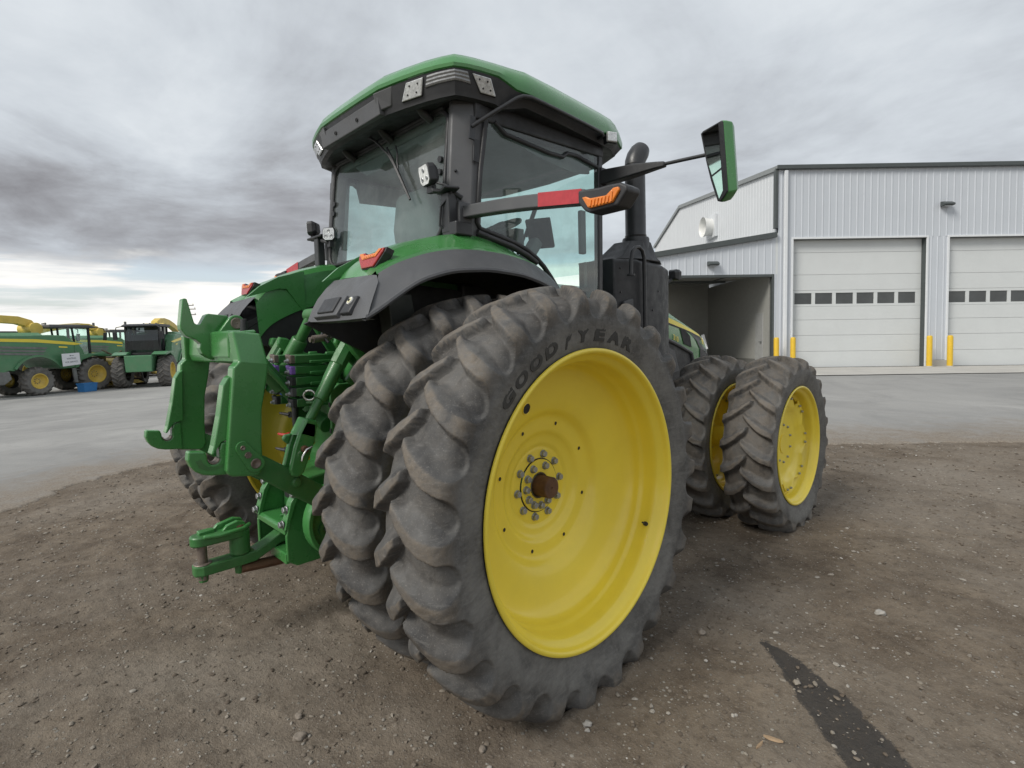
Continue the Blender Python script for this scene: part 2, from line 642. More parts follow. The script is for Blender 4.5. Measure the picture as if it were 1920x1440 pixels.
def ground_z(x, y):
    """flat where the tractor stands, falling to the west, following the building's slight fall to the north-east"""
    x, y = np.asarray(x, float), np.asarray(y, float)
    dx, dy = x - BO[0], y - BO[1]
    s = dx * BM[0, 0] + dy * BM[1, 0]
    n = dx * BM[0, 1] + dy * BM[1, 1]
    zb = BO[2] - (BM[0, 2] * dx + BM[1, 2] * dy) / BM[2, 2]
    wb = sstep(n, -12.0, -1.5) * sstep(s, -16.0, -7.0) * (1 - sstep(np.hypot(dx, dy), 45, 90))
    zl = -0.80 * sstep(-x, 2.0, 32.0)
    wl = 1 - sstep(np.hypot(x, y), 90, 160)
    return zb * wb + zl * (1 - wb) * wl


def arcp(cx, cy, r, a0, a1, n):
    return [(cx + r * math.cos(math.radians(a0 + (a1 - a0) * k / n)), cy + r * math.sin(math.radians(a0 + (a1 - a0) * k / n))) for k in range(n + 1)]
# ------------------------------------------------------------------ ground
EDGE = [(9, -60), (3, -26), (-0.6, -10.0), (-2.6, -5.6), (-3.7, -3.3), (-4.49, -2.115), (-5.53, -1.245), (-5.95, -.60), (-6.15, -.05), (-6.15, .65), (-5.6, 1.6), (-4.4, 2.75), (-2.0, 4.65), (.965, 6.975), (1.84, 7.73), (3.04, 8.78), (6.2, 11.6), (14, 18.5), (30, 33), (70, 70)]


def edge_dist(x, y):
    """signed distance to the dirt pad's edge, positive on the pad"""
    P = np.array(EDGE)
    best = np.full(np.shape(x), 1e9)
    sign = np.ones(np.shape(x))
    for a, b in zip(P[:-1], P[1:]):
        d = b - a
        L2 = d @ d
        t = np.clip(((x - a[0]) * d[0] + (y - a[1]) * d[1]) / L2, 0, 1)
        ex, ey = x - (a[0] + t * d[0]), y - (a[1] + t * d[1])
        dist = np.hypot(ex, ey)
        cr = d[0] * (y - a[1]) - d[1] * (x - a[0])
        upd = dist < best
        best = np.where(upd, dist, best)
        sign = np.where(upd, np.where(cr < 0, 1, -1), sign)
    return best * sign


WB_ = 3.05


def dirt_relief(x, y):
    d = edge_dist(x, y)
    k = sstep(d, -.05, .5)
    h = .020 * fbm(x * 1.1, y * 1.1, 3, 21) + .022 * fbm(x * 5, y * 5, 3, 31) + .016 * fbm(x * 17, y * 17, 2, 41)
    # old wheel marks running past the tractor
    h = h - .010 * np.exp(-((y - .55 * x + 3.4) / .35) ** 2) - .008 * np.exp(-((y + 1.3 * x - 1.5) / .4) ** 2) * 0
    for wx, wy, hw in ((1.676, 0, .19), (1.118, 0, .19), (1.648, WB_, .19), (1.09, WB_, .19), (-1.118, 0, .19), (-1.676, 0, .19)):
        qx, qy = np.maximum(np.abs(x - wx) - hw, 0), np.maximum(np.abs(y - wy) - .30, 0)
        q = np.hypot(qx, qy)
        h = h + (.026 + .03 * fbm(x * 14, y * 14, 2, 91)) * np.exp(-(q / .06) ** 2) - .020 * (q < .001)
    return h * k - .012 * (1 - k)


OIL = [(2.278, .975), (2.368, .855), (2.532, .766), (2.689, .576), (2.8, .419), (2.89, .352), (3.008, .469), (2.955, .573), (2.857, .694), (2.754, .79), (2.594, .886), (2.446, .963)]


def axis_coords(lo, hi, step, far, g=1.16):
    c = list(np.arange(lo, hi, step))
    s, v = step, hi
    up = []
    while v < far:
        up.append(v)
        s *= g
        v += s
    up.append(far)
    s, v = step, lo - step
    dn = []
    while v > -far:
        dn.append(v)
        s *= g
        v -= s
    dn.append(-far)
    return np.array(dn[::-1] + c + up)


gx = axis_coords(-4.6, 5.6, .028, 900)
gy = axis_coords(-3.0, 4.6, .028, 900)
GX, GY = np.meshgrid(gx, gy, indexing='ij')
GZ = ground_z(GX, GY) + dirt_relief(GX, GY)
# oil patch: distance to the axis of the stain
ax = np.array([(2.26, 1.0), (2.45, .87), (2.66, .68), (2.84, .50), (2.95, .38), (3.03, .26)])
wd = np.array([.02, .07, .115, .125, .115, .10])
oil = np.zeros_like(GX)
near = (np.abs(GX - 2.6) < 1) & (np.abs(GY - .6) < 1)
for i in range(len(ax) - 1):
    a, b = ax[i], ax[i + 1]
    d = b - a
    t = np.clip(((GX - a[0]) * d[0] + (GY - a[1]) * d[1]) / (d @ d), 0, 1)
    dist = np.hypot(GX - a[0] - t * d[0], GY - a[1] - t * d[1])
    w = wd[i] * (1 - t) + wd[i + 1] * t
    oil = np.maximum(oil, np.where(near, sstep(w - dist + .05 * fbm(GX * 9, GY * 9, 3, 77), -.045, .035), 0))
nx_, ny_ = GX.shape
ii, jj = np.meshgrid(np.arange(nx_ - 1), np.arange(ny_ - 1), indexing='ij')
gf = np.stack([ii * ny_ + jj, (ii + 1) * ny_ + jj, (ii + 1) * ny_ + jj + 1, ii * ny_ + jj + 1], -1).reshape(-1, 4)


def dirt_nodes(t, b):
    L = t.links.new
    n1 = tnoise(t, .55, 6, .6, dist=.5)
    n2 = tnoise(t, 3.2, 7, .65, off=(3, 8, 0), dist=.6)
    n3 = tnoise(t, 21.0, 6, .7, off=(1, 4, 0))
    n4 = tnoise(t, 95.0, 4, .7, off=(6, 2, 0))
    c = mixc(t, rng_map(t, n2, .34, .66, 0, 1), (.088, .066, .047), (.186, .150, .112))
    c = mixc(t, rng_map(t, n1, .42, .66, 0, .75), c, (.225, .195, .160))
    c = mixc(t, rng_map(t, n3, .50, .72, 0, .70), c, (.060, .046, .035))
    c = mixc(t, rng_map(t, n4, .54, .76, 0, .65), c, (.29, .262, .226))
    tc = N(t, 'ShaderNodeTexCoord')
    hs = []
    for sc, thr, colr in ((62.0, .16, (.30, .275, .235)), (120.0, .18, (.22, .195, .16)), (34.0, .10, (.36, .335, .295))):
        vo = N(t, 'ShaderNodeTexVoronoi', feature='F1', distance='EUCLIDEAN')
        vo.inputs['Scale'].default_value = sc
        L(tc.outputs['Object'], vo.inputs['Vector'])
        ind = N(t, 'ShaderNodeSeparateColor')
        L(vo.outputs['Color'], ind.inputs[0])
        keep = math_n(t, 'GREATER_THAN', ind.outputs[0], .72)
        r = math_n(t, 'MULTIPLY', ind.outputs[1], .30)
        m = math_n(t, 'MULTIPLY', keep, rng_map(t, math_n(t, 'SUBTRACT', vo.outputs['Distance'], r), .06, -.02, 0, 1))
        tone = mixc(t, ind.outputs[2], tuple(x * .55 for x in colr), colr)
        c = mixc(t, m, c, tone)
        hs.append(m)
    at = N(t, 'ShaderNodeAttribute', attribute_name='oil')
    ov = math_n(t, 'ADD', at.outputs['Fac'], math_n(t, 'MULTIPLY', math_n(t, 'SUBTRACT', math_n(t, 'ADD', n3, n4), 1.0), .75))
    of = math_n(t, 'MULTIPLY', rng_map(t, ov, .44, .60, 0, 1), rng_map(t, n3, .30, .70, .97, .72))
    c = mixc(t, of, c, (.030, .028, .027))
    h = math_n(t, 'ADD', math_n(t, 'MULTIPLY', n3, .9), math_n(t, 'MULTIPLY', n4, .55))
    for m in hs:
        h = math_n(t, 'ADD', h, math_n(t, 'MULTIPLY', m, .35))
    return c, h, of


DIRT, t, b, _o = new_mat('packed_dirt')
c, h, of = dirt_nodes(t, b)
t.links.new(c, b.inputs['Base Color'])
t.links.new(rng_map(t, of, 0, 1, .92, .55), b.inputs['Roughness'])
b.inputs['Specular IOR Level'].default_value = .25
bp = N(t, 'ShaderNodeBump')
bp.inputs['Strength'].default_value = .9
bp.inputs['Distance'].default_value = .014
t.links.new(h, bp.inputs['Height'])
t.links.new(bp.outputs[0], b.inputs['Normal'])
gme = mesh_np('ground', np.stack([GX, GY, GZ], -1).reshape(-1, 3), gf, [DIRT], True, {'oil': oil.ravel()})
tag(link_mesh('ground', gme), kind='structure')

# asphalt yard: a sheet round the dirt pad with a ragged edge
def resample(P, n):
    P = np.array(P, float)
    t = np.concatenate([[0], np.cumsum(np.hypot(*np.diff(P, axis=0).T))])
    tt = np.interp(np.linspace(0, 1, n), np.linspace(0, 1, len(t)), t)
    return np.column_stack([np.interp(tt, t, P[:, k]) for k in (0, 1)])


ep = resample(EDGE, 1500)
for _ in range(30):
    ep[1:-1] = (ep[:-2] + ep[1:-1] * 2 + ep[2:]) / 4
tg = np.gradient(ep, axis=0)
tg /= np.hypot(*tg.T)[:, None]
for _ in range(60):
    tg[1:-1] = (tg[:-2] + tg[1:-1] * 2 + tg[2:]) / 4
tg /= np.hypot(*tg.T)[:, None]
nm = np.column_stack([-tg[:, 1], tg[:, 0]])
arc = np.concatenate([[0], np.cumsum(np.hypot(*np.diff(ep, axis=0).T))])
jit = .34 * fbm(arc * 1.3, arc * 0 + 3, 4, 51) + .16 * fbm(arc * 9, arc * 0 + 1, 3, 52)
offs = np.array([0, .02, .06, .14, .3, .6, 1.0, 1.6, 2.4, 3.6, 5, 7, 9.5, 12.5, 16, 20, 25, 32, 42, 60, 90, 140, 220])
AX = ep[:, None, 0] + nm[:, None, 0] * (offs[None, :] + jit[:, None] * (1 - sstep(offs, 0, 2.0))[None, :])
AY = ep[:, None, 1] + nm[:, None, 1] * (offs[None, :] + jit[:, None] * (1 - sstep(offs, 0, 2.0))[None, :])
AZ = ground_z(AX, AY) + .003 + .005 * sstep(offs, 0, .3)[None, :] - .014 * (offs == 0)[None, :]
na, nb = AX.shape
ii, jj = np.meshgrid(np.arange(na - 1), np.arange(nb - 1), indexing='ij')
af = np.stack([ii * nb + jj, (ii + 1) * nb + jj, (ii + 1) * nb + jj + 1, ii * nb + jj + 1], -1).reshape(-1, 4)
ASPH, t, b, _o = new_mat('worn_asphalt')
L = t.links.new
n1 = tnoise(t, .22, 6, .6, dist=.6)
n2 = tnoise(t, (.9, .9, .9), 7, .65, off=(2, 4, 0), dist=.8)
n3 = tnoise(t, 42.0, 5, .7)
n4 = tnoise(t, 240.0, 3, .6)
n5 = tnoise(t, 5.0, 7, .7, off=(7, 1, 0), dist=.7)
c = mixc(t, rng_map(t, n1, .36, .64, 0, 1), (.225, .223, .217), (.325, .320, .307))
c = mixc(t, rng_map(t, n2, .50, .74, 0, .6), c, (.175, .173, .169))
c = mixc(t, rng_map(t, n5, .55, .75, 0, .45), c, (.33, .31, .28))
c = mixc(t, rng_map(t, n3, .52, .75, 0, .5), c, (.15, .148, .143))
c = mixc(t, rng_map(t, n4, .55, .75, 0, .45), c, (.34, .335, .32))
at = N(t, 'ShaderNodeAttribute', attribute_name='edge')
ef = math_n(t, 'ADD', at.outputs['Fac'], math_n(t, 'MULTIPLY', math_n(t, 'SUBTRACT', math_n(t, 'ADD', n5, n2), 1.0), 1.3))
c = mixc(t, rng_map(t, ef, .75, .02, 0, .92), c, mixc(t, rng_map(t, n3, .4, .6, 0, 1), (.15, .122, .094), (.24, .205, .165)))
L(c, b.inputs['Base Color'])
b.inputs['Roughness'].default_value = .88
b.inputs['Specular IOR Level'].default_value = .3
bp = N(t, 'ShaderNodeBump')
bp.inputs['Strength'].default_value = .5
bp.inputs['Distance'].default_value = .006
L(math_n(t, 'ADD', n3, math_n(t, 'MULTIPLY', n4, .6)), bp.inputs['Height'])
L(bp.outputs[0], b.inputs['Normal'])
ed = np.broadcast_to(np.clip(offs / 2.6, 0, 1)[None, :], AX.shape)
ame = mesh_np('asphalt_yard', np.stack([AX, AY, AZ], -1).reshape(-1, 3), af, [ASPH], True, {'edge': ed.ravel()})
tag(link_mesh('asphalt_yard', ame), kind='structure')

# loose gravel on the pad
def gravel():
    n = 30000
    r = .9 + nrng.random(n) ** 1.15 * 9.5
    a = math.atan2(CF.y, CF.x) + (nrng.random(n) - .5) * math.radians(128)
    x, y = CW.x + r * np.cos(a), CW.y + r * np.sin(a)
    d = edge_dist(x, y)
    dens = fbm(x * 1.4, y * 1.4, 3, 61) + .5
    keep = (d > -.15) & (nrng.random(n) < .25 + 1.1 * dens)
    x, y, r = x[keep], y[keep], r[keep]
    n = len(x)
    size = .0024 + .0105 * nrng.random(n) ** 5.0 + .0012 * np.clip(r - 2, 0, 6) * nrng.random(n)
    big = nrng.random(n) < .003
    size[big] *= 1.7
    g = (1 + 5 ** .5) / 2
    iv = np.array([(-1, g, 0), (1, g, 0), (-1, -g, 0), (1, -g, 0), (0, -1, g), (0, 1, g), (0, -1, -g), (0, 1, -g), (g, 0, -1), (g, 0, 1), (-g, 0, -1), (-g, 0, 1)]) / math.sqrt(1 + g * g)
    fi = np.array([(0, 11, 5), (0, 5, 1), (0, 1, 7), (0, 7, 10), (0, 10, 11), (1, 5, 9), (5, 11, 4), (11, 10, 2), (10, 7, 6), (7, 1, 8), (3, 9, 4), (3, 4, 2), (3, 2, 6), (3, 6, 8), (3, 8, 9), (4, 9, 5), (2, 4, 11), (6, 2, 10), (8, 6, 7), (9, 8, 1)])
    V = iv[None] * (1 + .38 * (nrng.random((n, 12, 1)) - .5))
    sc = np.stack([1 + .6 * nrng.random(n), .75 + .4 * nrng.random(n), .45 + .35 * nrng.random(n)], -1)
    V = V * sc[:, None, :] * size[:, None, None]
    th = nrng.random(n) * 2 * math.pi
    c, s = np.cos(th)[:, None], np.sin(th)[:, None]
    X = V[..., 0] * c - V[..., 1] * s + x[:, None]
    Y = V[..., 0] * s + V[..., 1] * c + y[:, None]
    z0 = ground_z(x, y) + dirt_relief(x, y)
    Z = V[..., 2] + (z0 + size * .25)[:, None]
    F = (fi[None] + (np.arange(n) * 12)[:, None, None]).reshape(-1, 3)
    tone = np.repeat(nrng.random(n) ** 1.7, 12)
    m, t, b, _ = new_mat('gravel_stone')
    at = N(t, 'ShaderNodeAttribute', attribute_name='tone')
    cr = ramp(t, [(0, (.10, .080, .062)), (.35, (.175, .147, .118)), (.7, (.25, .225, .19)), (.93, (.31, .29, .26)), (1, (.42, .40, .37))])
    t.links.new(at.outputs['Fac'], cr.inputs[0])
    nz = tnoise(t, 60.0, 4)
    t.links.new(mixc(t, rng_map(t, nz, .4, .7, 0, .5), cr.outputs[0], (.12, .098, .075)), b.inputs['Base Color'])
    b.inputs['Roughness'].default_value = .85
    b.inputs['Specular IOR Level'].default_value = .3
    me = mesh_np('gravel', np.stack([X, Y, Z], -1).reshape(-1, 3), F, [m], True, {'tone': tone})
    me.set_sharp_from_angle(angle=math.radians(50))
    tag(link_mesh('gravel', me), kind='stuff')


gravel()
PALE = simple('pale_stone', (.30, .285, .26), .8, var=.15, vscale=40, bump=.4)
BROWN = simple('brown_stone', (.20, .17, .14), .85, var=.2, vscale=40, bump=.5)
WOOD = simple('dry_wood_chip', (.30, .21, .13), .8, var=.25, vscale=30, bump=.4)


def stone(x, y, s, mat, label, seed):
    r = random.Random(seed)
    bm = bmesh.new()
    bmesh.ops.create_icosphere(bm, subdivisions=3, radius=1.0)
    for v in bm.verts:
        p = v.co
        k = 1 + .22 * math.sin(p.x * 2.7 + seed) * math.cos(p.y * 3.1 + seed * 2) + .12 * math.sin(p.z * 5 + p.x * 4 + seed)
        v.co = Vector((p.x * s * 1.25 * k, p.y * s * k, p.z * s * .72 * k))
    me = bpy.data.meshes.new('stone')
    bm.to_mesh(me)
    bm.free()
    me.materials.append(mat)
    me.polygons.foreach_set('use_smooth', [True] * len(me.polygons))
    o = link_mesh('stone', me, None, (x, y, float(ground_z(x, y) + dirt_relief(np.array(x), np.array(y))) + s * .40))
    o.rotation_euler = (0, 0, r.random() * 6)
    tag(o, label, 'stone')


stone(1.97, -.236, .017, PALE, 'small white stone on the dirt just in front of the big outer rear tyre', 3)
stone(1.99, -.262, .010, PALE, 'tiny white stone chip touching the white stone near the big outer rear tyre', 5)
stone(1.099, -1.186, .022, BROWN, 'rounded tan pebble on the dirt near the bottom edge, left of the big tyre', 8)
stone(.973, -1.136, .016, BROWN, 'smaller flat tan pebble on the dirt behind the rounded tan pebble', 12)
stone(1.734, -.657, .015, BROWN, 'brown pebble on the dirt at the bottom edge, below the big outer tyre', 15)
stone(2.665, 1.785, .024, PALE, 'grey white pebble on the dirt beyond the black oil stain', 19)
stone(1.997, .817, .020, BROWN, 'brown stone on the dirt between the big rear tyre and the oil stain', 22)
for (x, y, a, l, w, lab) in ((2.588, .243, .3, .075, .012, 'pale wood chip lying on the dirt left of the oil stain'), (2.560, .170, 1.5, .060, .007, 'thin splinter of wood beside the pale wood chip')):
    m = MB()
    m.loft([[(k * l / 2, -w * q, 0), (k * l / 2, w * q, 0), (k * l / 2, w * q * .6, .007), (k * l / 2, -w * q * .6, .006)] for k, q in ((-1, .3), (-.4, 1), (.5, .8), (1, .15))])
    o = m.build('wood_chip', WOOD, None, smooth=0, loc=(x, y, float(ground_z(x, y) + dirt_relief(np.array(x), np.array(y))) + .001))
    o.rotation_euler = (0, .03, a)
    tag(o, lab, 'wood chip')

# ------------------------------------------------------------------ service building
STEEL_WALL = simple('white_steel_siding', (.50, .53, .57), .42, var=.03, vscale=.8, rvar=.05)
GABLE_WALL = simple('white_gable_siding', (.58, .60, .62), .42, var=.03, vscale=.8, rvar=.05)
TRIM_DK = simple('dark_green_grey_trim', (.060, .070, .070), .45, var=.08)
TRIM_LT = simple('grey_flashing', (.22, .235, .235), .45, var=.05)
TRIM_W = simple('white_trim', (.66, .68, .70), .4, var=.03)
DOOR_W = simple('white_door_panel', (.58, .60, .60), .5, var=.025, vscale=1.5, bump=.12, bscale=160)
PANE = simple('door_pane', (.055, .06, .062), .12, var=.25, vscale=1.2)
CONC = simple('concrete', (.42, .405, .375), .85, var=.10, vscale=1.2, bump=.3, bscale=60)
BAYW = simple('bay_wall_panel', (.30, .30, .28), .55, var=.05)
YBOL = simple('yellow_bollard_sleeve', (.66, .43, .03), .5, var=.06)
EMIT, t, b, _o = new_mat('lit_lamp')
b.inputs['Base Color'].default_value = (.9, .9, .85, 1)
b.inputs['Emission Color'].default_value = (1.0, .95, .82, 1)
b.inputs['Emission Strength'].default_value = 6.0

bld = tag(empty('service_building'), 'white metal service building with tall white overhead doors and an open bay', 'building')
bld.matrix_world = Matrix(((BM[0, 0], BM[0, 1], BM[0, 2], BO[0]), (BM[1, 0], BM[1, 1], BM[1, 2], BO[1]), (BM[2, 0], BM[2, 1], BM[2, 2], BO[2]), (0, 0, 0, 1)))


def siding(name, run, s0, s1, z0, z1, mat, pitch=.25, sheet=.75, top=None):
    """ribbed sheets side by side; run(s, out, z) -> local point; top(s) gives a sloping top"""
    n = max(1, round((s1 - s0) / sheet))
    for k in range(n):
        a, b_ = s0 + (s1 - s0) * k / n, s0 + (s1 - s0) * (k + 1) / n
        m = MB()
        nr = max(1, round((b_ - a) / pitch))
        xs = []
        for q in range(nr):
            p = a + (b_ - a) * q / nr
            w = (b_ - a) / nr
            xs += [(p, 0), (p + w * .36, 0), (p + w * .42, .013), (p + w * .56, .013), (p + w * .62, 0)]
        xs.append((b_, 0))
        lo = [run(s, o, z0) for s, o in xs]
        hi = [run(s, o, z1 if top is None else top(s)) for s, o in xs]
        m.loft([lo, hi], False, (False, False))
        m.build(name, mat, bld, smooth=0)


front = lambda s, o, z: (s, -o, z)
gab = lambda y, o, z: (-.63 - o, y, z)
siding('wall_sheet', front, -.60, 16.0, 4.80, 7.30, STEEL_WALL)
siding('wall_sheet', front, -.60, -.10, 0.0, 4.80, STEEL_WALL, .25, .5)
siding('wall_sheet', front, 4.90, 5.60, .26, 4.80, STEEL_WALL, .23, .7)
siding('wall_sheet', front, 10.60, 11.30, .26, 4.80, STEEL_WALL, .23, .7)


def gtop(y):
    return 7.38 + (8.70 - 7.38) * (y / 10.6) if y < 10.6 else 8.70 - (8.70 - 7.38) * (y - 10.6) / 4.9


siding('gable_sheet', gab, .06, 15.5, 4.2, 7.3, GABLE_WALL, .25, .75, gtop)
m = MB()
m.box((8.0, .40, 3.6), (17.1, .04, 7.2))
m.box((-.58, 7.8, 3.6), (.02, 15.0, 7.2))
m.box((-.66, .03, 2.5), (.20, .05, 5.0))
m.build('inner_lining', DOOR_W, bld, smooth=0)
m = MB()
m.px([(0, -.5), (0, 7.30), (15.5, 7.30), (15.5, -.5)], -.60, 24)
m.build('wall_core', DARK, bld, smooth=0)
for o in list(bld.children):
    if o.name.startswith('wall_core'):
        bpy.data.objects.remove(o)
m = MB()
m.px([(-.12, 7.42), (10.6, 8.78), (15.62, 7.42), (15.62, 7.34), (10.6, 8.68), (-.12, 7.32)], -.72, 24)
m.build('roof', TRIM_LT, bld, smooth=0)
m = MB()
m.box((11.65, -.075, 7.37), (24.7, .14, .15))
m.build('eave_gutter', TRIM_DK, bld, smooth=0, bevel=.015)
m = MB()
m.box((-.685, .02, 6.25), (.10, .16, 2.16))
m.build('corner_trim', TRIM_DK, bld, smooth=0, bevel=.01)
m = MB()
m.px([(-.02, 7.26), (10.6, 8.60), (15.55, 7.26), (15.55, 7.42), (10.6, 8.76), (-.02, 7.42)], -.735, -.66)
m.build('rake_trim', TRIM_LT, bld, smooth=0)
m = MB()
m.box((-.36, -.075, 3.65), (.12, .10, 7.2))
m.build('downspout', TRIM_W, bld, smooth=0, bevel=.015)


def overhead_door(s0):
    s1 = s0 + 4.88
    d = empty('overhead_door', (0, 0, 0), bld)
    m = MB()
    for a, b_ in ((s0 - .06, s0), (s1, s1 + .06)):
        m.box(((a + b_) / 2, -.015, 2.40), (.07, .045, 4.86))
    m.box(((s0 + s1) / 2, -.016, 4.80), (4.99, .048, .07))
    m.build('door_trim', TRIM_W, d, smooth=0, bevel=.006)
    m = MB()
    m.box((s0 + .005, .12, 2.385), (.01, .22, 4.77))
    m.box((s1 - .005, .12, 2.385), (.01, .22, 4.77))
    m.box(((s0 + s1) / 2, .12, 4.765), (4.86, .22, .01))
    m.build('door_jamb', TRIM_DK, d, smooth=0)
    hs = [0.02, .62, 1.22, 1.80, 2.33, 2.87, 3.47, 4.05, 4.33, 4.77] if False else [0.02, .62, 1.22, 1.80, 2.30, 2.90, 3.48, 4.30, 4.765]
    for a, b_ in zip(hs[:-1], hs[1:]):
        if abs(a - 2.30) < .01:
            # glazed section, built as stiles and rails round six panes
            m = MB()
            xs = [s0 + .19 + .77 * k for k in range(6)]
            m.box(((s0 + s1) / 2, .235, a + .045), (4.86, .05, .085))
            m.box(((s0 + s1) / 2, .235, b_ - .050), (4.86, .05, .094))
            pv = s0 + .01
            for x in xs + [s1 - .01 + 0]:
                m.box(((pv + x) / 2, .236, (a + b_) / 2), (x - pv - .0, .046, b_ - a - .17))
                pv = x + .64
            sec = m.build('door_section', DOOR_W, d, smooth=0)
            for x in xs:
                m = MB()
                m.box((x + .32, .242, (a + b_) / 2 - .002), (.64, .012, .43))
                m.build('pane', PANE, sec, smooth=0)
        else:
            m = MB()
            m.box(((s0 + s1) / 2, .235, (a + b_) / 2), (4.86, .05, b_ - a - .008))
            m.build('door_section', DOOR_W, d, smooth=0, bevel=.004)
    m = MB()
    m.box(((s0 + s1) / 2, .225, .012), (4.86, .06, .025))
    m.build('door_seal', DARK, d, smooth=0)


overhead_door(-.05)
overhead_door(5.65)
m = MB()
m.box((13.4, .2, 2.4), (4.2, .1, 4.8))
m.build('wall_panel', DOOR_W, bld, smooth=0)
for a, b_ in ((4.86, 5.62), (10.56, 11.34)):
    m = MB()
    m.box(((a + b_) / 2, .06, .125), (b_ - a, .24, .25))
    m.build('plinth', CONC, bld, smooth=0, bevel=.015)
for s, y, z in ((5.45, -.02, 5.95), (-3.03, -.02, 3.90)):
    m = MB()
    m.px([(0, -.09), (0, .09), (-.10, .08), (-.24, .0), (-.24, -.06), (-.10, -.09)], -.19, .19)
    o = m.build('wall_light', TRIM_DK, bld, smooth=0, bevel=.02, loc=(s, y - .02, z))
    m = MB()
    m.box((0, -.12, -.093), (.30, .14, .006))
    m.build('lens', LENS, o, smooth=0)
# exhaust fan cone on the gable
fan = empty('exhaust_fan', (-.66, 5.9, 6.52), bld)
m = MB()
m.lathe([(0, .40), (-.22, .40), (-.36, .43), (-.50, .47), (-.48, .45), (-.34, .40), (-.05, .37)], n=40)
m.build('fan_cone', WHITE, fan, smooth=40)
m = MB()
m.box((-.03, 0, 0), (.16, 1.06, 1.06))
m.build('fan_box', GABLE_WALL, fan, smooth=0, bevel=.02)
m = MB()
m.lathe([(-.06, .37), (-.065, .0)], n=32)
m.build('fan_guard', TRIM_LT, fan, smooth=0)

# lean-to with the open wash bay
bay = empty('wash_bay', (0, 0, 0), bld)
LX0, LX1, BAYD = -5.45, -.66, 6.3


def ltop(s):
    return 5.02 + (s - LX1) * .150


siding('bay_sheet', front, LX0, LX1 - .02, 3.50, 4.2, STEEL_WALL, .25, .75, lambda s: ltop(s) - .17)
siding('bay_sheet', front, LX0, -5.12, 0, 3.5, STEEL_WALL, .165, .4)
siding('bay_sheet', front, -.74, -.62, 0, 3.5, STEEL_WALL, .12, .2)
m = MB()
m.py([(LX0 - .10, ltop(LX0 - .1) - .19), (LX1 - .03, ltop(LX1) - .19), (LX1 - .03, ltop(LX1) + .01), (LX0 - .10, ltop(LX0 - .1) + .01)], -.14, -.03)
m.build('bay_fascia', TRIM_DK, bay, smooth=0, bevel=.01)
m = MB()
m.py([(LX0 - .10, ltop(LX0 - .1) - .05), (LX1 - .03, ltop(LX1) - .05), (LX1 - .03, ltop(LX1) + .005), (LX0 - .10, ltop(LX0 - .1) + .005)], -.03, BAYD)
m.build('bay_roof', TRIM_LT, bay, smooth=0)
m = MB()
m.box((LX0 + .02, BAYD / 2, 2.1), (.04, BAYD, 4.2))
m.build('bay_side_wall', STEEL_WALL, bay, smooth=0)
m = MB()
m.box((-.785, BAYD / 2 + .1, 1.82), (.05, BAYD - .2, 3.64))
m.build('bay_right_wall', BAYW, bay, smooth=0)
m = MB()
m.box(((LX0 - .77) / 2, 6.10, 1.95), (4.7, .05, 3.9))
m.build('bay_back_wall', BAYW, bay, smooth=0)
m = MB()
m.px([(.1, 3.50), (6.08, 3.80), (6.08, 3.84), (.1, 3.54)], LX0 + .05, -.81)
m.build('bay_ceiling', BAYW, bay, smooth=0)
m = MB()
m.box(((LX0 - .8) / 2, 3.1, .0), (4.6, 6.2, .02))
m.build('bay_floor', CONC, bay, smooth=0)
m = MB()
m.box((-.80, 3.6, .17), (.03, 4.8, .34))
m.build('bay_kerb', simple('dark_kick_plate', (.14, .14, .13), .6), bay, smooth=0)
m = MB()
m.box((-.765, .06, 1.75), (.07, .16, 3.5))
m.py([(-5.15, 3.40), (-.73, 3.40), (-.73, 3.50), (-5.15, 3.50)], -.01, .14)
m.build('bay_frame', TRIM_DK, bay, smooth=0, bevel=.01)
m = MB()
m.box((-.815, .93, 1.06), (.03, .60, 2.12))
mdr = m.build('service_door', simple('grey_steel_door', (.30, .305, .30), .5), bay, smooth=0, bevel=.01)
m = MB()
m.cyl((-.83, .72, 1.0), (-.88, .72, 1.0), .025, .02, 10)
m.box((-.885, .76, 1.0), (.02, .12, .025))
m.build('handle', TRIM_DK, mdr, smooth=30)
m = MB()
m.box((-3.3, 3.2, 3.60), (4.2, .10, .08))
m.box((-2.2, 1.2, 3.50), (.05, 2.0, .04))
m.build('bay_rail', TRIM_DK, bay, smooth=0)
for (x, y, z, a) in ((-3.55, 4.9, 3.46, .55),):
    m = MB()
    m.box((0, 0, .03), (.62, .26, .06))
    o = m.build('bay_lamp', TRIM_LT, bay, smooth=0, bevel=.01, loc=(x, y, z))
    o.rotation_euler = (.25 if a else 0, 0, a)
    m = MB()
    m.box((0, 0, -.012), (.55, .20, .02))
    m.build('lamp_tube', EMIT, o, smooth=0)

# concrete apron before the doors
S_, Nn = np.meshgrid(np.linspace(-9, 24, 67), np.linspace(-4.0, -.02, 9), indexing='ij')
wob = .12 * fbm(S_ * .8, Nn * 0, 3, 71) * (Nn < -3.9)
AXx = BO[0] + BM[0, 0] * S_ + BM[0, 1] * (Nn + wob)
AYy = BO[1] + BM[1, 0] * S_ + BM[1, 1] * (Nn + wob)
AZz = ground_z(AXx, AYy) + .022
na, nb = S_.shape
ii, jj = np.meshgrid(np.arange(na - 1), np.arange(nb - 1), indexing='ij')
tag(link_mesh('concrete_apron', mesh_np('concrete_apron', np.stack([AXx, AYy, AZz], -1).reshape(-1, 3), np.stack([ii * nb + jj, (ii + 1) * nb + jj, (ii + 1) * nb + jj + 1, ii * nb + jj + 1], -1).reshape(-1, 4), [CONC], True)), kind='structure')

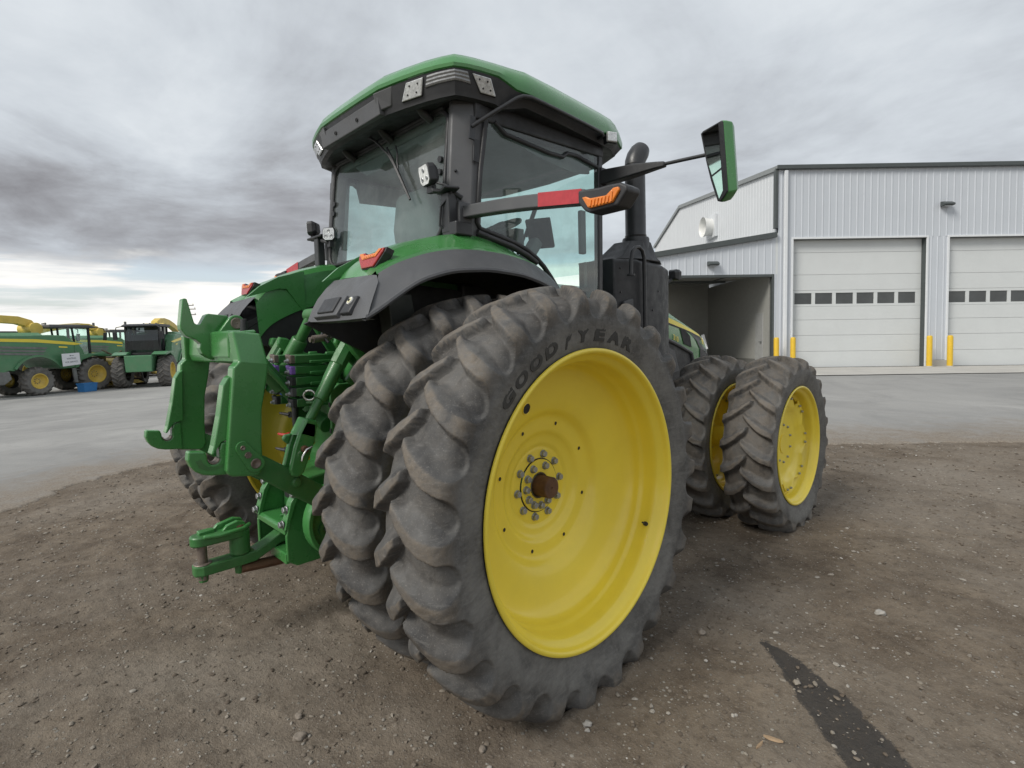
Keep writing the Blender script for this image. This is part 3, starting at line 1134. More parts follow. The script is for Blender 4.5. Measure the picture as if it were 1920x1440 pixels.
LAB = ['yellow bollard beside the open bay, leftmost of the four', 'yellow bollard at the left jamb of the first overhead door', 'yellow bollard at the right jamb of the first overhead door, before the concrete plinth', 'yellow bollard at the left jamb of the second overhead door']
proto = None
for k, s in enumerate((-.85, -.25, 4.66, 5.40)):
    n = -.45
    x, y = BO[0] + BM[0, 0] * s + BM[0, 1] * n, BO[1] + BM[1, 0] * s + BM[1, 1] * n
    if proto is None:
        proto = empty('bollard')
        m = MB()
        m.loft([[(a * q, b_ * q, z) for a, b_ in arcp(0, 0, .088, 0, 345, 23)] for z, q in ((-.05, 1), (1.06, 1), (1.10, .93), (1.125, .75), (1.135, .4))])
        m.build('sleeve', YBOL, proto, smooth=40)
        m = MB()
        m.lathe([(-.02, .13), (.03, .13), (.035, .09)], n=24, axis='z')
        m.build('footing', CONC, proto, smooth=30)
        o = proto
    else:
        o = copy_tree(proto)
    o.location = (x, y, float(ground_z(x, y)) + .02)
    tag(o, LAB[k], 'bollard', 'yellow bollards before the service building')
# ------------------------------------------------------------------ tyres (lugs are real relief)
def tyre_mesh(name, half, lugh, nl, zc, rot=0.0, n_phi=1000, n_s=130, lug_w=0.027, sweep=1.05, s_shoulder=0.172, side=0.085, mat=None, seed=1, flare=1.0, side_h=0.26, edge_w=0.0065, floor_soil=0.22, scoop_w=0.078):
    hp = np.array(half, float)                       # half profile, crown -> bead: (x, r)
    full = np.vstack([np.column_stack([-hp[::-1, 0], hp[::-1, 1]])[:-1], hp])
    seg = np.hypot(*np.diff(full, axis=0).T)
    arc = np.concatenate([[0], np.cumsum(seg)])
    arc -= arc[-1] / 2
    sa = np.linspace(arc[0], arc[-1], n_s)
    px, pr = np.interp(sa, arc, full[:, 0]), np.interp(sa, arc, full[:, 1])
    for _ in range(3):                               # round the polyline
        px[1:-1] = (px[:-2] + 2 * px[1:-1] + px[2:]) / 4
        pr[1:-1] = (pr[:-2] + 2 * pr[1:-1] + pr[2:]) / 4
    tx, tr = np.gradient(px), np.gradient(pr)
    ln = np.hypot(tx, tr)
    nx, nr = -tr / ln, tx / ln
    Rm = pr.max()
    pitch = 2 * math.pi / nl
    phi = np.linspace(0, 2 * math.pi, n_phi, endpoint=False)
    PH, SA = np.meshgrid(phi, sa, indexing='ij')
    X = np.broadcast_to(px, PH.shape)
    H = np.zeros_like(PH)
    A = np.abs(SA)
    s1, s2 = s_shoulder, s_shoulder + side
    # lug height along the section: full over the tread, dying down the side wall
    hs = np.where(A < s1, lugh * (1 - 0.04 * (A / s1) ** 2), lugh * (0.96 - (0.96 - side_h) * sstep(A, s1, s2)))
    hs = hs * (1 - sstep(A, s2 - 0.02, s2 + 0.085))
    wig = 0.004 * np.sin(PH * 37 + SA * 60) + 0.006 * fbm(PH * 60, SA * 40, 3, seed)
    for sg in (1, -1):
        off = 0.0 if sg > 0 else pitch / 2
        a = np.maximum(SA * sg, -0.03)
        fsw = sweep * (a - 0.62 * a * a / max(s1, 0.01) * 0.5)
        fsw = np.where(a > s1, sweep * (s1 - 0.31 * s1) + (a - s1) * 0.10, fsw)
        c = PH - rot - off + fsw / Rm
        q = ((c + pitch / 2) % pitch) - pitch / 2
        q = q * Rm + wig * 0.6
        pm = pitch * Rm / 2
        t = np.clip((a - s1 * 0.93) / (s2 - s1 * 0.93), 0, 1)
        w0 = lug_w * (1.0 + 0.20 * np.clip(1 - a / s1, 0, 1) * -1 + 0.16 * flare * np.clip(a / s1, 0, 1))
        w = pm - (pm - w0) * np.sqrt(np.clip(1 - t ** 2.2, 0, 1))
        edge = edge_w + 0.006 * t
        # steep trailing flank; the leading flank is a long scoop out of the void floor
        scoop = scoop_w * (1 - 0.80 * t) * sstep(a, -.01, .06) + 0.012
        up = 1 - sstep(q - w, -edge * .4, scoop)
        dn = sstep(w + q, -edge, edge * .55)
        h = np.where(q > 0, up, dn)
        h = np.where(np.abs(q) < w * .8, 1.0, h)
        h = np.where(a > s2, 1.0, h)
        nose = sstep(SA * sg, -0.030, -0.012)
        H = np.maximum(H, h * nose)
    flank = sstep(H, .93, .99)
    soil = (floor_soil * (1 - H) + 1.0 * flank + 0.06) * (1 - sstep(A, s1 + 0.02, s1 + 0.09)) + 0.16 * sstep(A, s2 - .03, s2 + 0.03)
    worn = 0.0022 * fbm(PH * 90, SA * 70, 3, seed + 5) * (0.4 + H)
    D = H * hs + worn
    R = pr + nr * D
    XX = px + nx * D
    Y = R * np.sin(PH)
    Z = R * np.cos(PH)
    # the ground flattens the foot and bulges the side wall above it
    d = np.maximum(0, -zc - Z)
    nearf = sstep(-Z, zc - 0.22, zc + 0.01) * (np.abs(Y) < 0.6) * (1 - sstep(np.abs(Y), 0.2, 0.55))
    XX = XX + np.sign(XX) * nearf * 0.022 * sstep(np.abs(XX), 0.08, 0.2)
    Z = np.where(Z < -zc, -zc - 0.008 + 0.004 * fbm(XX * 30, Y * 30, 2, 3) * 2, Z)
    co = np.stack([XX, Y, Z], -1).reshape(-1, 3)
    i = np.arange(n_phi)[:, None]
    j = np.arange(n_s - 1)[None, :]
    i2 = (i + 1) % n_phi
    faces = np.stack([i * n_s + j, i2 * n_s + j, i2 * n_s + j + 1, i * n_s + j + 1], -1).reshape(-1, 4)
    me = mesh_np(name, co, faces, [mat or RUBBER], True, {'soil': soil.ravel(), 'dust': sstep(A, s2 - .06, s2 + .05).ravel()})
    return me, (px, pr)


REAR_Z, FRONT_Z, WB = 0.965, 0.726, 3.05
REAR_HALF = [(0, .984), (.05, .983), (.10, .978), (.135, .969), (.160, .954), (.178, .934), (.190, .905), (.198, .870), (.200, .840), (.197, .805), (.191, .775), (.184, .750), (.178, .730), (.170, .715), (.160, .706)]
FRONT_HALF = [(0, .738), (.05, .737), (.10, .732), (.140, .722), (.165, .705), (.184, .682), (.194, .655), (.199, .625), (.198, .595), (.193, .567), (.186, .543), (.178, .524), (.168, .511), (.158, .505)]
rear_tyre_a, REAR_PROF = tyre_mesh('rear_tyre', REAR_HALF, .053, 26, REAR_Z, 0.02, 1040, 136)
rear_tyre_b, _ = tyre_mesh('rear_tyre', REAR_HALF, .053, 26, REAR_Z, 0.11, 1040, 136, seed=4)
front_tyre_a, FRONT_PROF = tyre_mesh('front_tyre', FRONT_HALF, .049, 21, FRONT_Z, 0.05, 780, 116, lug_w=.020, s_shoulder=.168, side=.05, seed=6, floor_soil=.7, edge_w=.005, scoop_w=.045)
front_tyre_b, _ = tyre_mesh('front_tyre', FRONT_HALF, .049, 21, FRONT_Z, 0.17, 780, 116, lug_w=.020, s_shoulder=.168, side=.05, seed=9, floor_soil=.7, edge_w=.005, scoop_w=.045)


def hex_bolt(name, r=0.0175, h=0.022, mat=None):
    m = MB()
    m.lathe([(0, r * 1.22), (0.004, r * 1.22), (0.005, r * 1.16)], n=20, caps=(False, True))
    ring = [(r * math.cos(a), r * math.sin(a)) for a in (math.pi / 3 * k for k in range(6))]
    m.loft([[(0.004, p[0], p[1]) for p in ring], [(h * .86, p[0], p[1]) for p in ring], [(h, p[0] * .84, p[1] * .84) for p in ring]], True, (False, True))
    return m.build(name, mat or STEEL, None, smooth=25)


bolt_proto = hex_bolt('bolt')
small_bolt_proto = hex_bolt('bolt', 0.0095, 0.014)

# rear rim: outer flange, bead seat, well, dished disc and hub plate, one turned shell with a few drilled holes
R_DISC = [(-.030, .624), (-.040, .606), (-.052, .575), (-.066, .52), (-.080, .465), (-.094, .418), (-.104, .402), (-.122, .388), (-.134, .376), (-.140, .362), (-.1425, .34),
          (-.145, .305), (-.148, .292), (-.158, .280), (-.166, .268), (-.170, .252), (-.172, .236), (-.174, .222), (-.181, .212), (-.183, .204), (-.181, .197), (-.180, .19), (-.180, .142)]
R_BARREL = [(.186, .729), (.192, .727), (.1955, .721), (.1955, .713), (.191, .706), (.182, .7015), (.168, .699), (.160, .694), (.150, .684), (.138, .671), (.128, .6655), (.100, .663), (.062, .660), (.046, .656), (.036, .6485), (.022, .646), (.004, .643), (-.016, .636), (-.030, .624)]
R_INNER = [(-.0312, .6255), (-.05, .634), (-.09, .640), (-.128, .664), (-.150, .684), (-.162, .695), (-.182, .702), (-.191, .706), (-.1955, .713), (-.1955, .721), (-.188, .729)]


def rear_rim_mesh():
    m = MB()
    m.lathe(R_BARREL + R_DISC[1:], n=160)
    m.lathe(R_INNER, n=96)
    return m


def cut_holes(o, holes):
    """holes: (x, y, z, r, depth) bored along x"""
    c = MB()
    for (x, y, z, r, d) in holes:
        c.cyl((x - d, y, z), (x + d, y, z), r, n=16)
    cut = c.build('cutter', BLACK, None, smooth=0)
    md = o.modifiers.new('holes', 'BOOLEAN')
    md.operation = 'DIFFERENCE'
    md.solver = 'EXACT'
    md.object = cut
    bpy.context.view_layer.update()
    dg = bpy.context.evaluated_depsgraph_get()
    me = bpy.data.meshes.new_from_object(o.evaluated_get(dg))
    o.modifiers.clear()
    old = o.data
    o.data = me
    bpy.data.objects.remove(cut)
    return o


rear_rim = rear_rim_mesh().build('rim', YELLOW, None, smooth=40)
# the eight tapped holes, the big hand hole and the valve read as dark bores set into the disc
def disc_x(r):
    a = np.array(R_DISC[::-1])
    return float(np.interp(r, a[:, 1], a[:, 0]))


def disc_ring(m, r, a, prof, mi, n=20):
    """a small turned profile (height above the disc, radius) standing square on the dish at radius r, angle a"""
    f1 = (disc_x(r + .01) - disc_x(r - .01)) / .02
    rd = Vector((0, math.sin(a), math.cos(a)))
    nn = (Vector((1, 0, 0)) - rd * f1).normalized()
    u = Vector((0, math.cos(a), -math.sin(a)))
    w = nn.cross(u)
    c = Vector((disc_x(r), 0, 0)) + rd * r
    rings = [[c + nn * h + (u * math.cos(k) + w * math.sin(k)) * q for k in (2 * math.pi * i / n for i in range(n))] for h, q in prof]
    m.loft(rings, True, (False, True), mi)


def bores(parent_x, name='bore'):
    m = MB()
    ph0 = math.radians(18)
    for k in range(8):
        a = ph0 + k * math.pi / 4
        disc_ring(m, .338, a, [(-.002, .0135), (.0030, .0130), (.0034, .0105), (.0012, .0100)], 0)
        disc_ring(m, .338, a, [(.0020, .0101), (.0018, .004)], 1)
    return m


def hub_parts(wheel, axle=True, sub_bolts=True):
    hx = -.180
    m = MB()
    m.lathe([(hx - .02, .1445), (hx + .0015, .1445), (hx + .0015, .139)], n=48, mi=1)
    m.lathe([(hx + .0055, .1385), (hx + .0085, .136), (hx + .0085, .072), (hx + .006, .069), (hx - .03, .066)], n=56)
    m.build('hub_plate', [YELLOW, DARK], wheel, smooth=30)
    m = MB()
    m.lathe([(hx + .0088, .0685), (hx + .0105, .0665), (hx + .004, .0605), (hx - .03, .0600)], n=40)
    m.build('hub_ring', WORN, wheel, smooth=30)
    if axle:
        m = MB()
        m.lathe([(hx - .05, .056), (hx + .088, .056), (hx + .094, .0525), (hx + .094, .006), (hx + .088, .004)], n=36, caps=(False, True))
        m.box((hx + .03, .045, -.03), (.10, .03, .03))
        m.build('axle_shaft', RUST, wheel, smooth=30)
    if sub_bolts:
        for k in range(10):
            a = math.radians(13.5) + k * math.pi / 5
            inst(bolt_proto, 'bolt', wheel, (hx, .1668 * math.sin(a), .1668 * math.cos(a)), (a * 1.7, 0, 0))
        for k, d in enumerate((24, -28, -62, -92, -123, -152, 178, 149, 118, 90)):
            a = math.radians(d)
            inst(bolt_proto, 'bolt', wheel, (hx + .0085, .108 * math.sin(a), .108 * math.cos(a)), (a * 1.3, 0, 0))


def sidewall_letters(wheel):
    """raised lettering following the side wall"""
    px, pr = REAR_PROF
    half = len(px) // 2
    sr, sx = pr[half:][::-1], px[half:][::-1]
    m = MB()

    def bend(u, v, phi0, r0, lift):
        r = r0 + v
        ph = phi0 + u / 0.795
        x = float(np.interp(r, sr, sx)) + lift
        return (x, r * math.sin(ph), r * math.cos(ph))

    def glyph(ch, phi, w, h, r0, slant=0.0):
        cu = bpy.data.curves.new('glyph', 'FONT')
        cu.body = ch
        cu.offset = 0.052
        cu.resolution_u = 4
        ob = bpy.data.objects.new('glyph', cu)
        COL.objects.link(ob)
        bpy.context.view_layer.update()
        me = bpy.data.meshes.new_from_object(ob.evaluated_get(bpy.context.evaluated_depsgraph_get()))
        bpy.data.objects.remove(ob)
        bm = bmesh.new()
        bm.from_mesh(me)
        bmesh.ops.triangulate(bm, faces=bm.faces)
        bmesh.ops.subdivide_edges(bm, edges=[e for e in bm.edges if e.calc_length() > 0.12], cuts=2, use_grid_fill=False)
        xs = [v.co.x for v in bm.verts]
        ys = [v.co.y for v in bm.verts]
        x0, x1, y0, y1 = min(xs), max(xs), min(ys), max(ys)
        bm.verts.ensure_lookup_table()
        up = [bend(((v.co.x - x0) / (x1 - x0) - .5) * w + slant * ((v.co.y - y0) / (y1 - y0) - .5), (v.co.y - y0) / (y1 - y0) * h, phi, r0, .0032) for v in bm.verts]
        lo = [bend(((v.co.x - x0) / (x1 - x0) - .5) * w * 1.03 + slant * ((v.co.y - y0) / (y1 - y0) - .5), (v.co.y - y0) / (y1 - y0) * h, phi, r0, -.002) for v in bm.verts]
        fs = [tuple(v.index for v in f.verts) for f in bm.faces]
        m.add(up, fs)
        ed = [tuple(v.index for v in e.verts) for e in bm.edges if len(e.link_faces) == 1]
        k = len(bm.verts)
        m.add(up + lo, [(a, b, b + k, a + k) for a, b in ed])
        bm.free()
        bpy.data.meshes.remove(me)

    for ch, d, w in (('G', -46.8, .090), ('O', -39.0, .090), ('O', -31.0, .090), ('D', -22.8, .088), ('Y', -6.0, .096), ('E', 3.6, .082), ('A', 12.4, .100), ('R', 21.2, .090)):
        glyph(ch, math.radians(d), w, .064, .762)
    # the slim winged foot between the two words
    foot = [(-.020, -.012), (-.008, -.012), (.000, .022), (.016, .028), (.030, .052), (.022, .074), (.006, .062), (.010, .050), (-.008, .040), (-.016, .014)]
    ph = math.radians(-14.2)
    up = [bend(u, v, ph, .766, .0032) for u, v in foot]
    lo = [bend(u, v, ph, .766, -.002) for u, v in foot]
    k = len(foot)
    m.add(up, [tuple(range(k))])
    m.add(up + lo, [(i, (i + 1) % k, k + (i + 1) % k, k + i) for i in range(k)])
    o = m.build('sidewall_lettering', RUBBER_TXT, wheel, smooth=0, weld=False)
    # small print ring lower on the wall
    return o


def wheel_rear(tractor, x, side, tyre, detail):
    w = empty('rear_wheel', (x, 0, REAR_Z), tractor, 0.0 if side > 0 else math.pi)
    link_mesh('tyre', tyre, w)
    inst(rear_rim, 'rim', w)
    if detail:
        b = bores(0)
        b.build('tapped_hole', [YELLOW, DARK], w, smooth=30)
        # hand hole with a pressed edge
        r, a = .478, math.atan2(-.188, .436)
        m = MB()
        disc_ring(m, r, a, [(-.003, .0325), (.0040, .0315), (.0052, .0290), (.0036, .0268), (.0010, .0262)], 0, 32)
        disc_ring(m, r, a, [(.0024, .0264), (.0022, .01)], 1, 32)
        h = m.build('hand_hole', [YELLOW, DARK], w, smooth=40)
        m = MB()
        a = math.radians(117)
        vx, vr = .105, .655
        c = Vector((vx, vr * math.sin(a), vr * math.cos(a)))
        rd = Vector((0, math.sin(a), math.cos(a)))
        m.cyl(c + rd * .012, c - rd * .006, .013, .012, 14)
        m.cyl(c - rd * .006, c - rd * .034, .006, .005, 10)
        m.build('valve_stem', BLACK, w, smooth=40)
        sidewall_letters(w)
        hub_parts(w)
    else:
        m = MB()
        m.lathe([(-.180, .1445), (-.180, .06), (-.05, .058), (-.05, .0)], n=32)
        m.build('hub_plate', YELLOW, w, smooth=30)
    return w


# front rim and its lobed disc
F_BARREL = [(.182, .524), (.188, .522), (.1905, .517), (.1905, .510), (.186, .504), (.178, .500), (.166, .497), (.158, .491), (.150, .480), (.140, .470), (.120, .466), (.090, .464), (.074, .456), (.060, .440), (.020, .436), (-.05, .436), (-.085, .456), (-.10, .464), (-.140, .470), (-.158, .491), (-.178, .500), (-.1905, .510), (-.1905, .517), (-.182, .524)]


def front_rim_mesh():
    m = MB()
    m.lathe(F_BARREL, n=120)
    # bead of a well step
    return m


def front_disc_mesh(dish):
    """pressed disc whose rim swells into eight clamp lobes; dish: depth of the hub plate behind the lobes"""
    m = MB()
    n = 144
    rings = []
    prof = [(0.0, 1.0), (-.006, .955), (-.010, .87), (-.022, .80), (-.05 * dish / .05, .72), (-1.0 * dish, .60), (-1.06 * dish, .52), (-1.06 * dish, .12)]
    for x, k in prof:
        ring = []
        for i in range(n):
            a = 2 * math.pi * i / n
            lob = 0.5 + 0.5 * math.cos(8 * a)
            lob = lob ** 0.6
            ro = .360 + .072 * lob
            w = min(1.0, max(0.0, (k - .72) / .28))
            r = (.405 * (1 - w) + ro * w) * k if k > .72 else .405 * k
            ring.append((.094 + x, r * math.sin(a), r * math.cos(a)))
        rings.append(ring)
    m.loft(rings, True, (False, False))
    back = [[(p[0] - .012, p[1], p[2]) for p in rings[0]], rings[0]]
    m.loft(back, True, (False, False))
    return m


front_rim = front_rim_mesh().build('rim', YELLOW, None, smooth=40)
front_disc_out = front_disc_mesh(.045).build('wheel_disc', YELLOW, None, smooth=50)
front_disc_in = front_disc_mesh(.07).build('wheel_disc', YELLOW, None, smooth=50)


def wheel_front(tractor, x, side, tyre, outer, steer=0.0):
    w = empty('front_wheel', (x, WB, FRONT_Z), tractor, (0.0 if side > 0 else math.pi) + steer)
    link_mesh('tyre', tyre, w)
    inst(front_rim, 'rim', w)
    dx = 0.0 if outer else -.115
    inst(front_disc_out if outer else front_disc_in, 'wheel_disc', w, (dx, 0, 0))
    m = MB()
    for k in range(8):
        a = k * math.pi / 4
        for da in (-.09, .09):
            b = a + da
            r0, r1 = .405, .447
            c = [(.072 + dx, r0), (.086 + dx, r0), (.086 + dx, r1), (.070 + dx, r1)]
            # rim lug standing off the well
            e = [(x0, r) for x0, r in c]
            pts = []
            for dd in (-.022, .022):
                pts += [(q[0], q[1] * math.sin(b) + dd * math.cos(b), q[1] * math.cos(b) - dd * math.sin(b)) for q in e]
            m.add(pts, [(0, 1, 2, 3), (7, 6, 5, 4), (0, 4, 5, 1), (1, 5, 6, 2), (2, 6, 7, 3), (3, 7, 4, 0)])
    m.build('clamp_lug', YELLOW, w, smooth=30, bevel=.004)
    for k in range(8):
        a = k * math.pi / 4
        for da in (-.1, .1):
            b = a + da
            inst(small_bolt_proto, 'clamp_bolt', w, (.096 + dx, .405 * math.sin(b), .405 * math.cos(b)))
    hx = .094 + dx - (.045 if outer else .07) * 1.06
    m = MB()
    m.lathe([(hx - .03, .085), (hx + .006, .085), (hx + .006, .0)] if outer else [(hx - .03, .12), (hx + .05, .12), (hx + .06, .10), (hx + .06, .0)], n=36)
    m.build('hub_plate', YELLOW, w, smooth=30)
    for k in range(10):
        a = k * math.pi / 5
        inst(small_bolt_proto, 'bolt', w, (hx, .168 * math.sin(a), .168 * math.cos(a)))
    return w


tractor = tag(empty('tractor'), 'large green tractor with yellow dual wheels and a dark glass cab, parked on the dirt', 'tractor')
rw = wheel_rear(tractor, 1.676, 1, rear_tyre_a, True)
wheel_rear(tractor, 1.118, 1, rear_tyre_b, False)
wheel_rear(tractor, -1.118, -1, rear_tyre_b, False)
wheel_rear(tractor, -1.676, -1, rear_tyre_a, False)
wheel_front(tractor, 1.648, 1, front_tyre_a, True, -.012)
wheel_front(tractor, 1.090, 1, front_tyre_b, False, -.012)
wheel_front(tractor, -1.090, -1, front_tyre_b, False, -.012)
wheel_front(tractor, -1.648, -1, front_tyre_a, True, -.012)
# ------------------------------------------------------------------ tractor: fenders
def interp_curve(pts, n):
    pts = np.array(pts, float)
    t = np.concatenate([[0], np.cumsum(np.hypot(*np.diff(pts, axis=0).T))])
    tt = np.linspace(0, t[-1], n)
    out = np.column_stack([np.interp(tt, t, pts[:, k]) for k in range(pts.shape[1])])
    for _ in range(max(2, n // 14)):
        out[1:-1] = (out[:-2] + 2 * out[1:-1] + out[2:]) / 4
    return out


def fender(mirror):
    s = -1 if mirror else 1
    f = empty('rear_fender', (0, 0, 0), tractor)
    n = 44
    lip = interp_curve([(-.848, 1.861), (-.80, 1.882), (-.694, 1.952), (-.538, 2.046), (-.335, 2.105), (-.073, 2.127), (.20, 2.112), (.38, 2.072), (.50, 2.02), (.62, 1.94), (.74, 1.82)], n)
    bnd = interp_curve([(-.690, 2.080), (-.655, 2.102), (-.589, 2.137), (-.389, 2.206), (-.208, 2.242), (-.012, 2.253), (.202, 2.246), (.437, 2.209), (.60, 2.135), (.73, 2.02), (.86, 1.84)], n)
    top = interp_curve([(-.664, 2.095), (-.640, 2.140), (-.58, 2.195), (-.50, 2.24), (-.355, 2.305), (-.17, 2.358), (.05, 2.392), (.22, 2.378), (.45, 2.328), (.60, 2.268), (.76, 2.13), (.92, 1.88)], n)
    crease = interp_curve([(-.672, 2.090), (-.640, 2.125), (-.575, 2.205), (-.49, 2.242), (-.33, 2.292), (-.14, 2.335), (.05, 2.352), (.20, 2.342), (.44, 2.292), (.60, 2.226), (.76, 2.09), (.90, 1.86)], n)
    # painted shell: inner wall, crown, shoulder
    rings = []
    for i in range(n):
        dz = 0.028 if i < 6 else 0.0
        rings.append([(.60, top[i][0] + .01, top[i][1] - .30), (.615, top[i][0], top[i][1] - .05), (.64, top[i][0], top[i][1] - .012), (.70, top[i][0], top[i][1] + .004),
                      (.82, top[i][0], top[i][1]), (.90, top[i][0] * .985, top[i][1] - .004), (.945, crease[i][0], crease[i][1]), (1.03, bnd[i][0] * .5 + crease[i][0] * .5, bnd[i][1] * .47 + crease[i][1] * .53),
                      (1.085, bnd[i][0], bnd[i][1] + .018), (1.098, bnd[i][0], bnd[i][1] - .004)])
    m = MB()
    m.loft(rings, False, (False, False))
    m.build('fender_shell', GREEN, f, smooth=28, mirror=mirror)
    # grey-black flare: outer lip and lip return
    rings = []
    for i in range(n):
        b, l = bnd[i], lip[i]
        rings.append([(1.088, b[0], b[1] - .012), (1.100, b[0], b[1] + .004), (1.112, b[0], b[1] - .001), (1.16, b[0] * .68 + l[0] * .32, b[1] * .70 + l[1] * .30), (1.222, b[0] * .2 + l[0] * .8, b[1] * .17 + l[1] * .83),
                      (1.245, l[0], l[1] + .012), (1.25, l[0], l[1]), (1.243, l[0], l[1] - .012), (1.21, l[0], l[1] - .004), (1.10, b[0] * .4 + l[0] * .6, b[1] * .4 + l[1] * .6 - .01)])
    m = MB()
    m.loft(rings, False, (False, False))
    fl = m.build('fender_flare', BLACK_TRIM, f, smooth=40, mirror=mirror)
    # rear panel of the flare, sloping down to the tip
    m = MB()
    rows = []
    secs = [(.600, -.828, 1.872, -.664, 2.098), (.66, -.838, 1.866, -.668, 2.096), (.80, -.848, 1.862, -.676, 2.092), (.95, -.853, 1.860, -.682, 2.088), (1.06, -.855, 1.860, -.690, 2.082), (1.10, -.855, 1.860, -.694, 2.076), (1.16, -.855, 1.861, -.724, 2.037), (1.222, -.853, 1.862, -.805, 1.925), (1.247, -.851, 1.863, -.835, 1.880)]
    for (x, yl, zl, yu, zu) in secs:
        row = []
        for t in (0, .08, .25, .5, .75, .94, 1.0):
            bow = .020 * math.sin(math.pi * t) * (1 - max(0, (x - 1.08) / .17))
            row.append((x, yl + (yu - yl) * t - bow, zl + (zu - zl) * t + bow * .35))
        row.insert(0, (x, yl + .05, zl - .008))
        rows.append(row)
    m.loft(rows, False, (False, False))
    m.build('rear_flare_panel', BLACK_TRIM, f, smooth=40, mirror=mirror)
    # recessed flap and marker stud in that panel
    a0, a1 = Vector((.70, -.848, 1.88)), Vector((.70, -.780, 1.980))
    up = (a1 - a0).normalized()
    ac = Vector((1, -.035, 0)).normalized()
    nn = ac.cross(up).normalized()
    if nn.y > 0:
        nn = -nn
    def onp(u, v, w):
        return Vector((.745, -.845, 1.882)) + ac * u + up * v + nn * w
    m = MB()
    def slab(u0, u1, v0, v1, w0, w1, ins=0.0):
        m.add([onp(u0, v0, w0), onp(u1, v0, w0), onp(u1, v1, w0), onp(u0, v1, w0), onp(u0 + ins, v0 + ins, w1), onp(u1 - ins, v0 + ins, w1), onp(u1 - ins, v1 - ins, w1), onp(u0 + ins, v1 - ins, w1)],
              [(0, 1, 2, 3), (4, 5, 6, 7), (0, 1, 5, 4), (1, 2, 6, 5), (2, 3, 7, 6), (3, 0, 4, 7)])
    slab(-.012, .262, -.010, .118, -.03, .016, .006)
    m.build('flap_frame', BLACK_TRIM, f, smooth=30, mirror=mirror, bevel=.004)
    m = MB()
    slab(.030, .215, .010, .104, .010, .026, .004)
    m.build('flap', BLACK, f, smooth=30, mirror=mirror, bevel=.004)
    m = MB()
    slab(.266, .375, .0, .112, -.03, .011, .008)
    m.build('stud_recess', BLACK, f, smooth=30, mirror=mirror, bevel=.005)
    m = MB()
    c = onp(.322, .075, .011)
    m.cyl(c, c + nn * .006, .021, .020, 24, 0)
    m.cyl(c + nn * .006, c + nn * .008, .016, .015, 20, 1)
    m.cyl(c + nn * .008, c + nn * .014, .007, .006, 12, 2)
    m.build('reflector_stud', [WHITE, simple('cream_reflector', (.62, .60, .38), .3) if 'cream_reflector' not in MATS else MATS['cream_reflector'], BLACK], f, smooth=40, mirror=mirror)
    # black liner under the fender and guard plates beside the tyre
    m = MB()
    rings = []
    for i in range(n):
        rings.append([(.605, lip[i][0] + .06, lip[i][1] - .02 + .02 * (i > 8)), (.90, (lip[i][0] + bnd[i][0]) / 2 + .03, (lip[i][1] + bnd[i][1]) / 2 + .01), (1.09, bnd[i][0] * .5 + lip[i][0] * .5, bnd[i][1] * .5 + lip[i][1] * .5), (1.215, lip[i][0], lip[i][1] + .004)])
    m.loft(rings, False, (False, False))
    m.build('fender_liner', DARK, f, smooth=40, mirror=mirror)
    m = MB()
    m.px([(-.86, 1.858), (-.52, 1.70), (-.22, 1.52), (.05, 1.50), (.30, 1.60), (.30, 2.06), (-.20, 2.10), (-.60, 1.98)], .612, .640)
    m.px([(-.60, 1.92), (-.34, 1.86), (-.22, 1.55), (.0, 1.60), (.05, 2.06), (-.30, 2.06)], .64, .665)
    m.build('inner_guard', DARK, f, smooth=0, mirror=mirror)
    m = MB()
    m.px([(-.46, 2.01), (-.30, 2.02), (-.26, 1.80), (-.33, 1.70), (-.43, 1.74)], .70, .82)
    m.build('guard_bracket', simple('olive_grey_bracket', (.05, .058, .05), .5) if 'olive_grey_bracket' not in MATS else MATS['olive_grey_bracket'], f, smooth=0, mirror=mirror, bevel=.006)
    m = MB()
    m.px([(-.735, 2.09), (-.50, 2.16), (-.44, 2.16), (-.30, 1.97), (-.30, 2.30), (-.50, 2.245), (-.64, 2.17)], .594, .612)
    m.build('inner_wall', GREEN, f, smooth=0, mirror=mirror)
    # tail lamp: red trapezoid with amber strip
    tn = Vector((.02, -.93, .34)).normalized()
    tx = Vector((1, 0, 0))
    tu = tn.cross(tx) * -1
    if tu.z < 0:
        tu = -tu
    tc = Vector((.915, -.598, 2.172))
    def lp(u, v, w):
        return tc + tx * u * 1.36 + tu * v * .92 + tn * w
    m = MB()
    out = [(-.090, .052), (-.050, .052), (-.036, .036), (.036, .036), (.058, .060), (.100, .060), (.094, .030), (.050, -.058), (-.045, -.058), (-.088, .012)]
    m.prism(out, -.03, .020, lambda u, v, w: lp(u, v, w), 0)
    m.build('tail_lamp_housing', BLACK, f, smooth=0, mirror=mirror, bevel=.004)
    m = MB()
    o2 = [(p[0] * .92, p[1] * .90) for p in out]
    m.prism(o2, .018, .030, lambda u, v, w: lp(u, v, w), 0)
    lampo = m.build('tail_lamp', LENS_RED, f, smooth=0, mirror=mirror, bevel=.006)
    m = MB()
    m.prism([(-.080, .042), (-.052, .042), (-.038, .026), (.040, .026), (.060, .050), (.080, .048), (.050, .004), (-.046, .0)], .0305, .0335, lambda u, v, w: lp(u, v, w), 0)
    for k in range(6):
        u = -.036 + k * .0135
        m.prism([(u, .004), (u + .0085, .004), (u + .0085, .022), (u, .022)], .0335, .0365, lambda u2, v, w: lp(u2, v, w), 0)
    m.build('tail_lamp_amber', LENS_AMBER, lampo, smooth=0, mirror=mirror, bevel=.002)
    return f


fender(False)
fender(True)

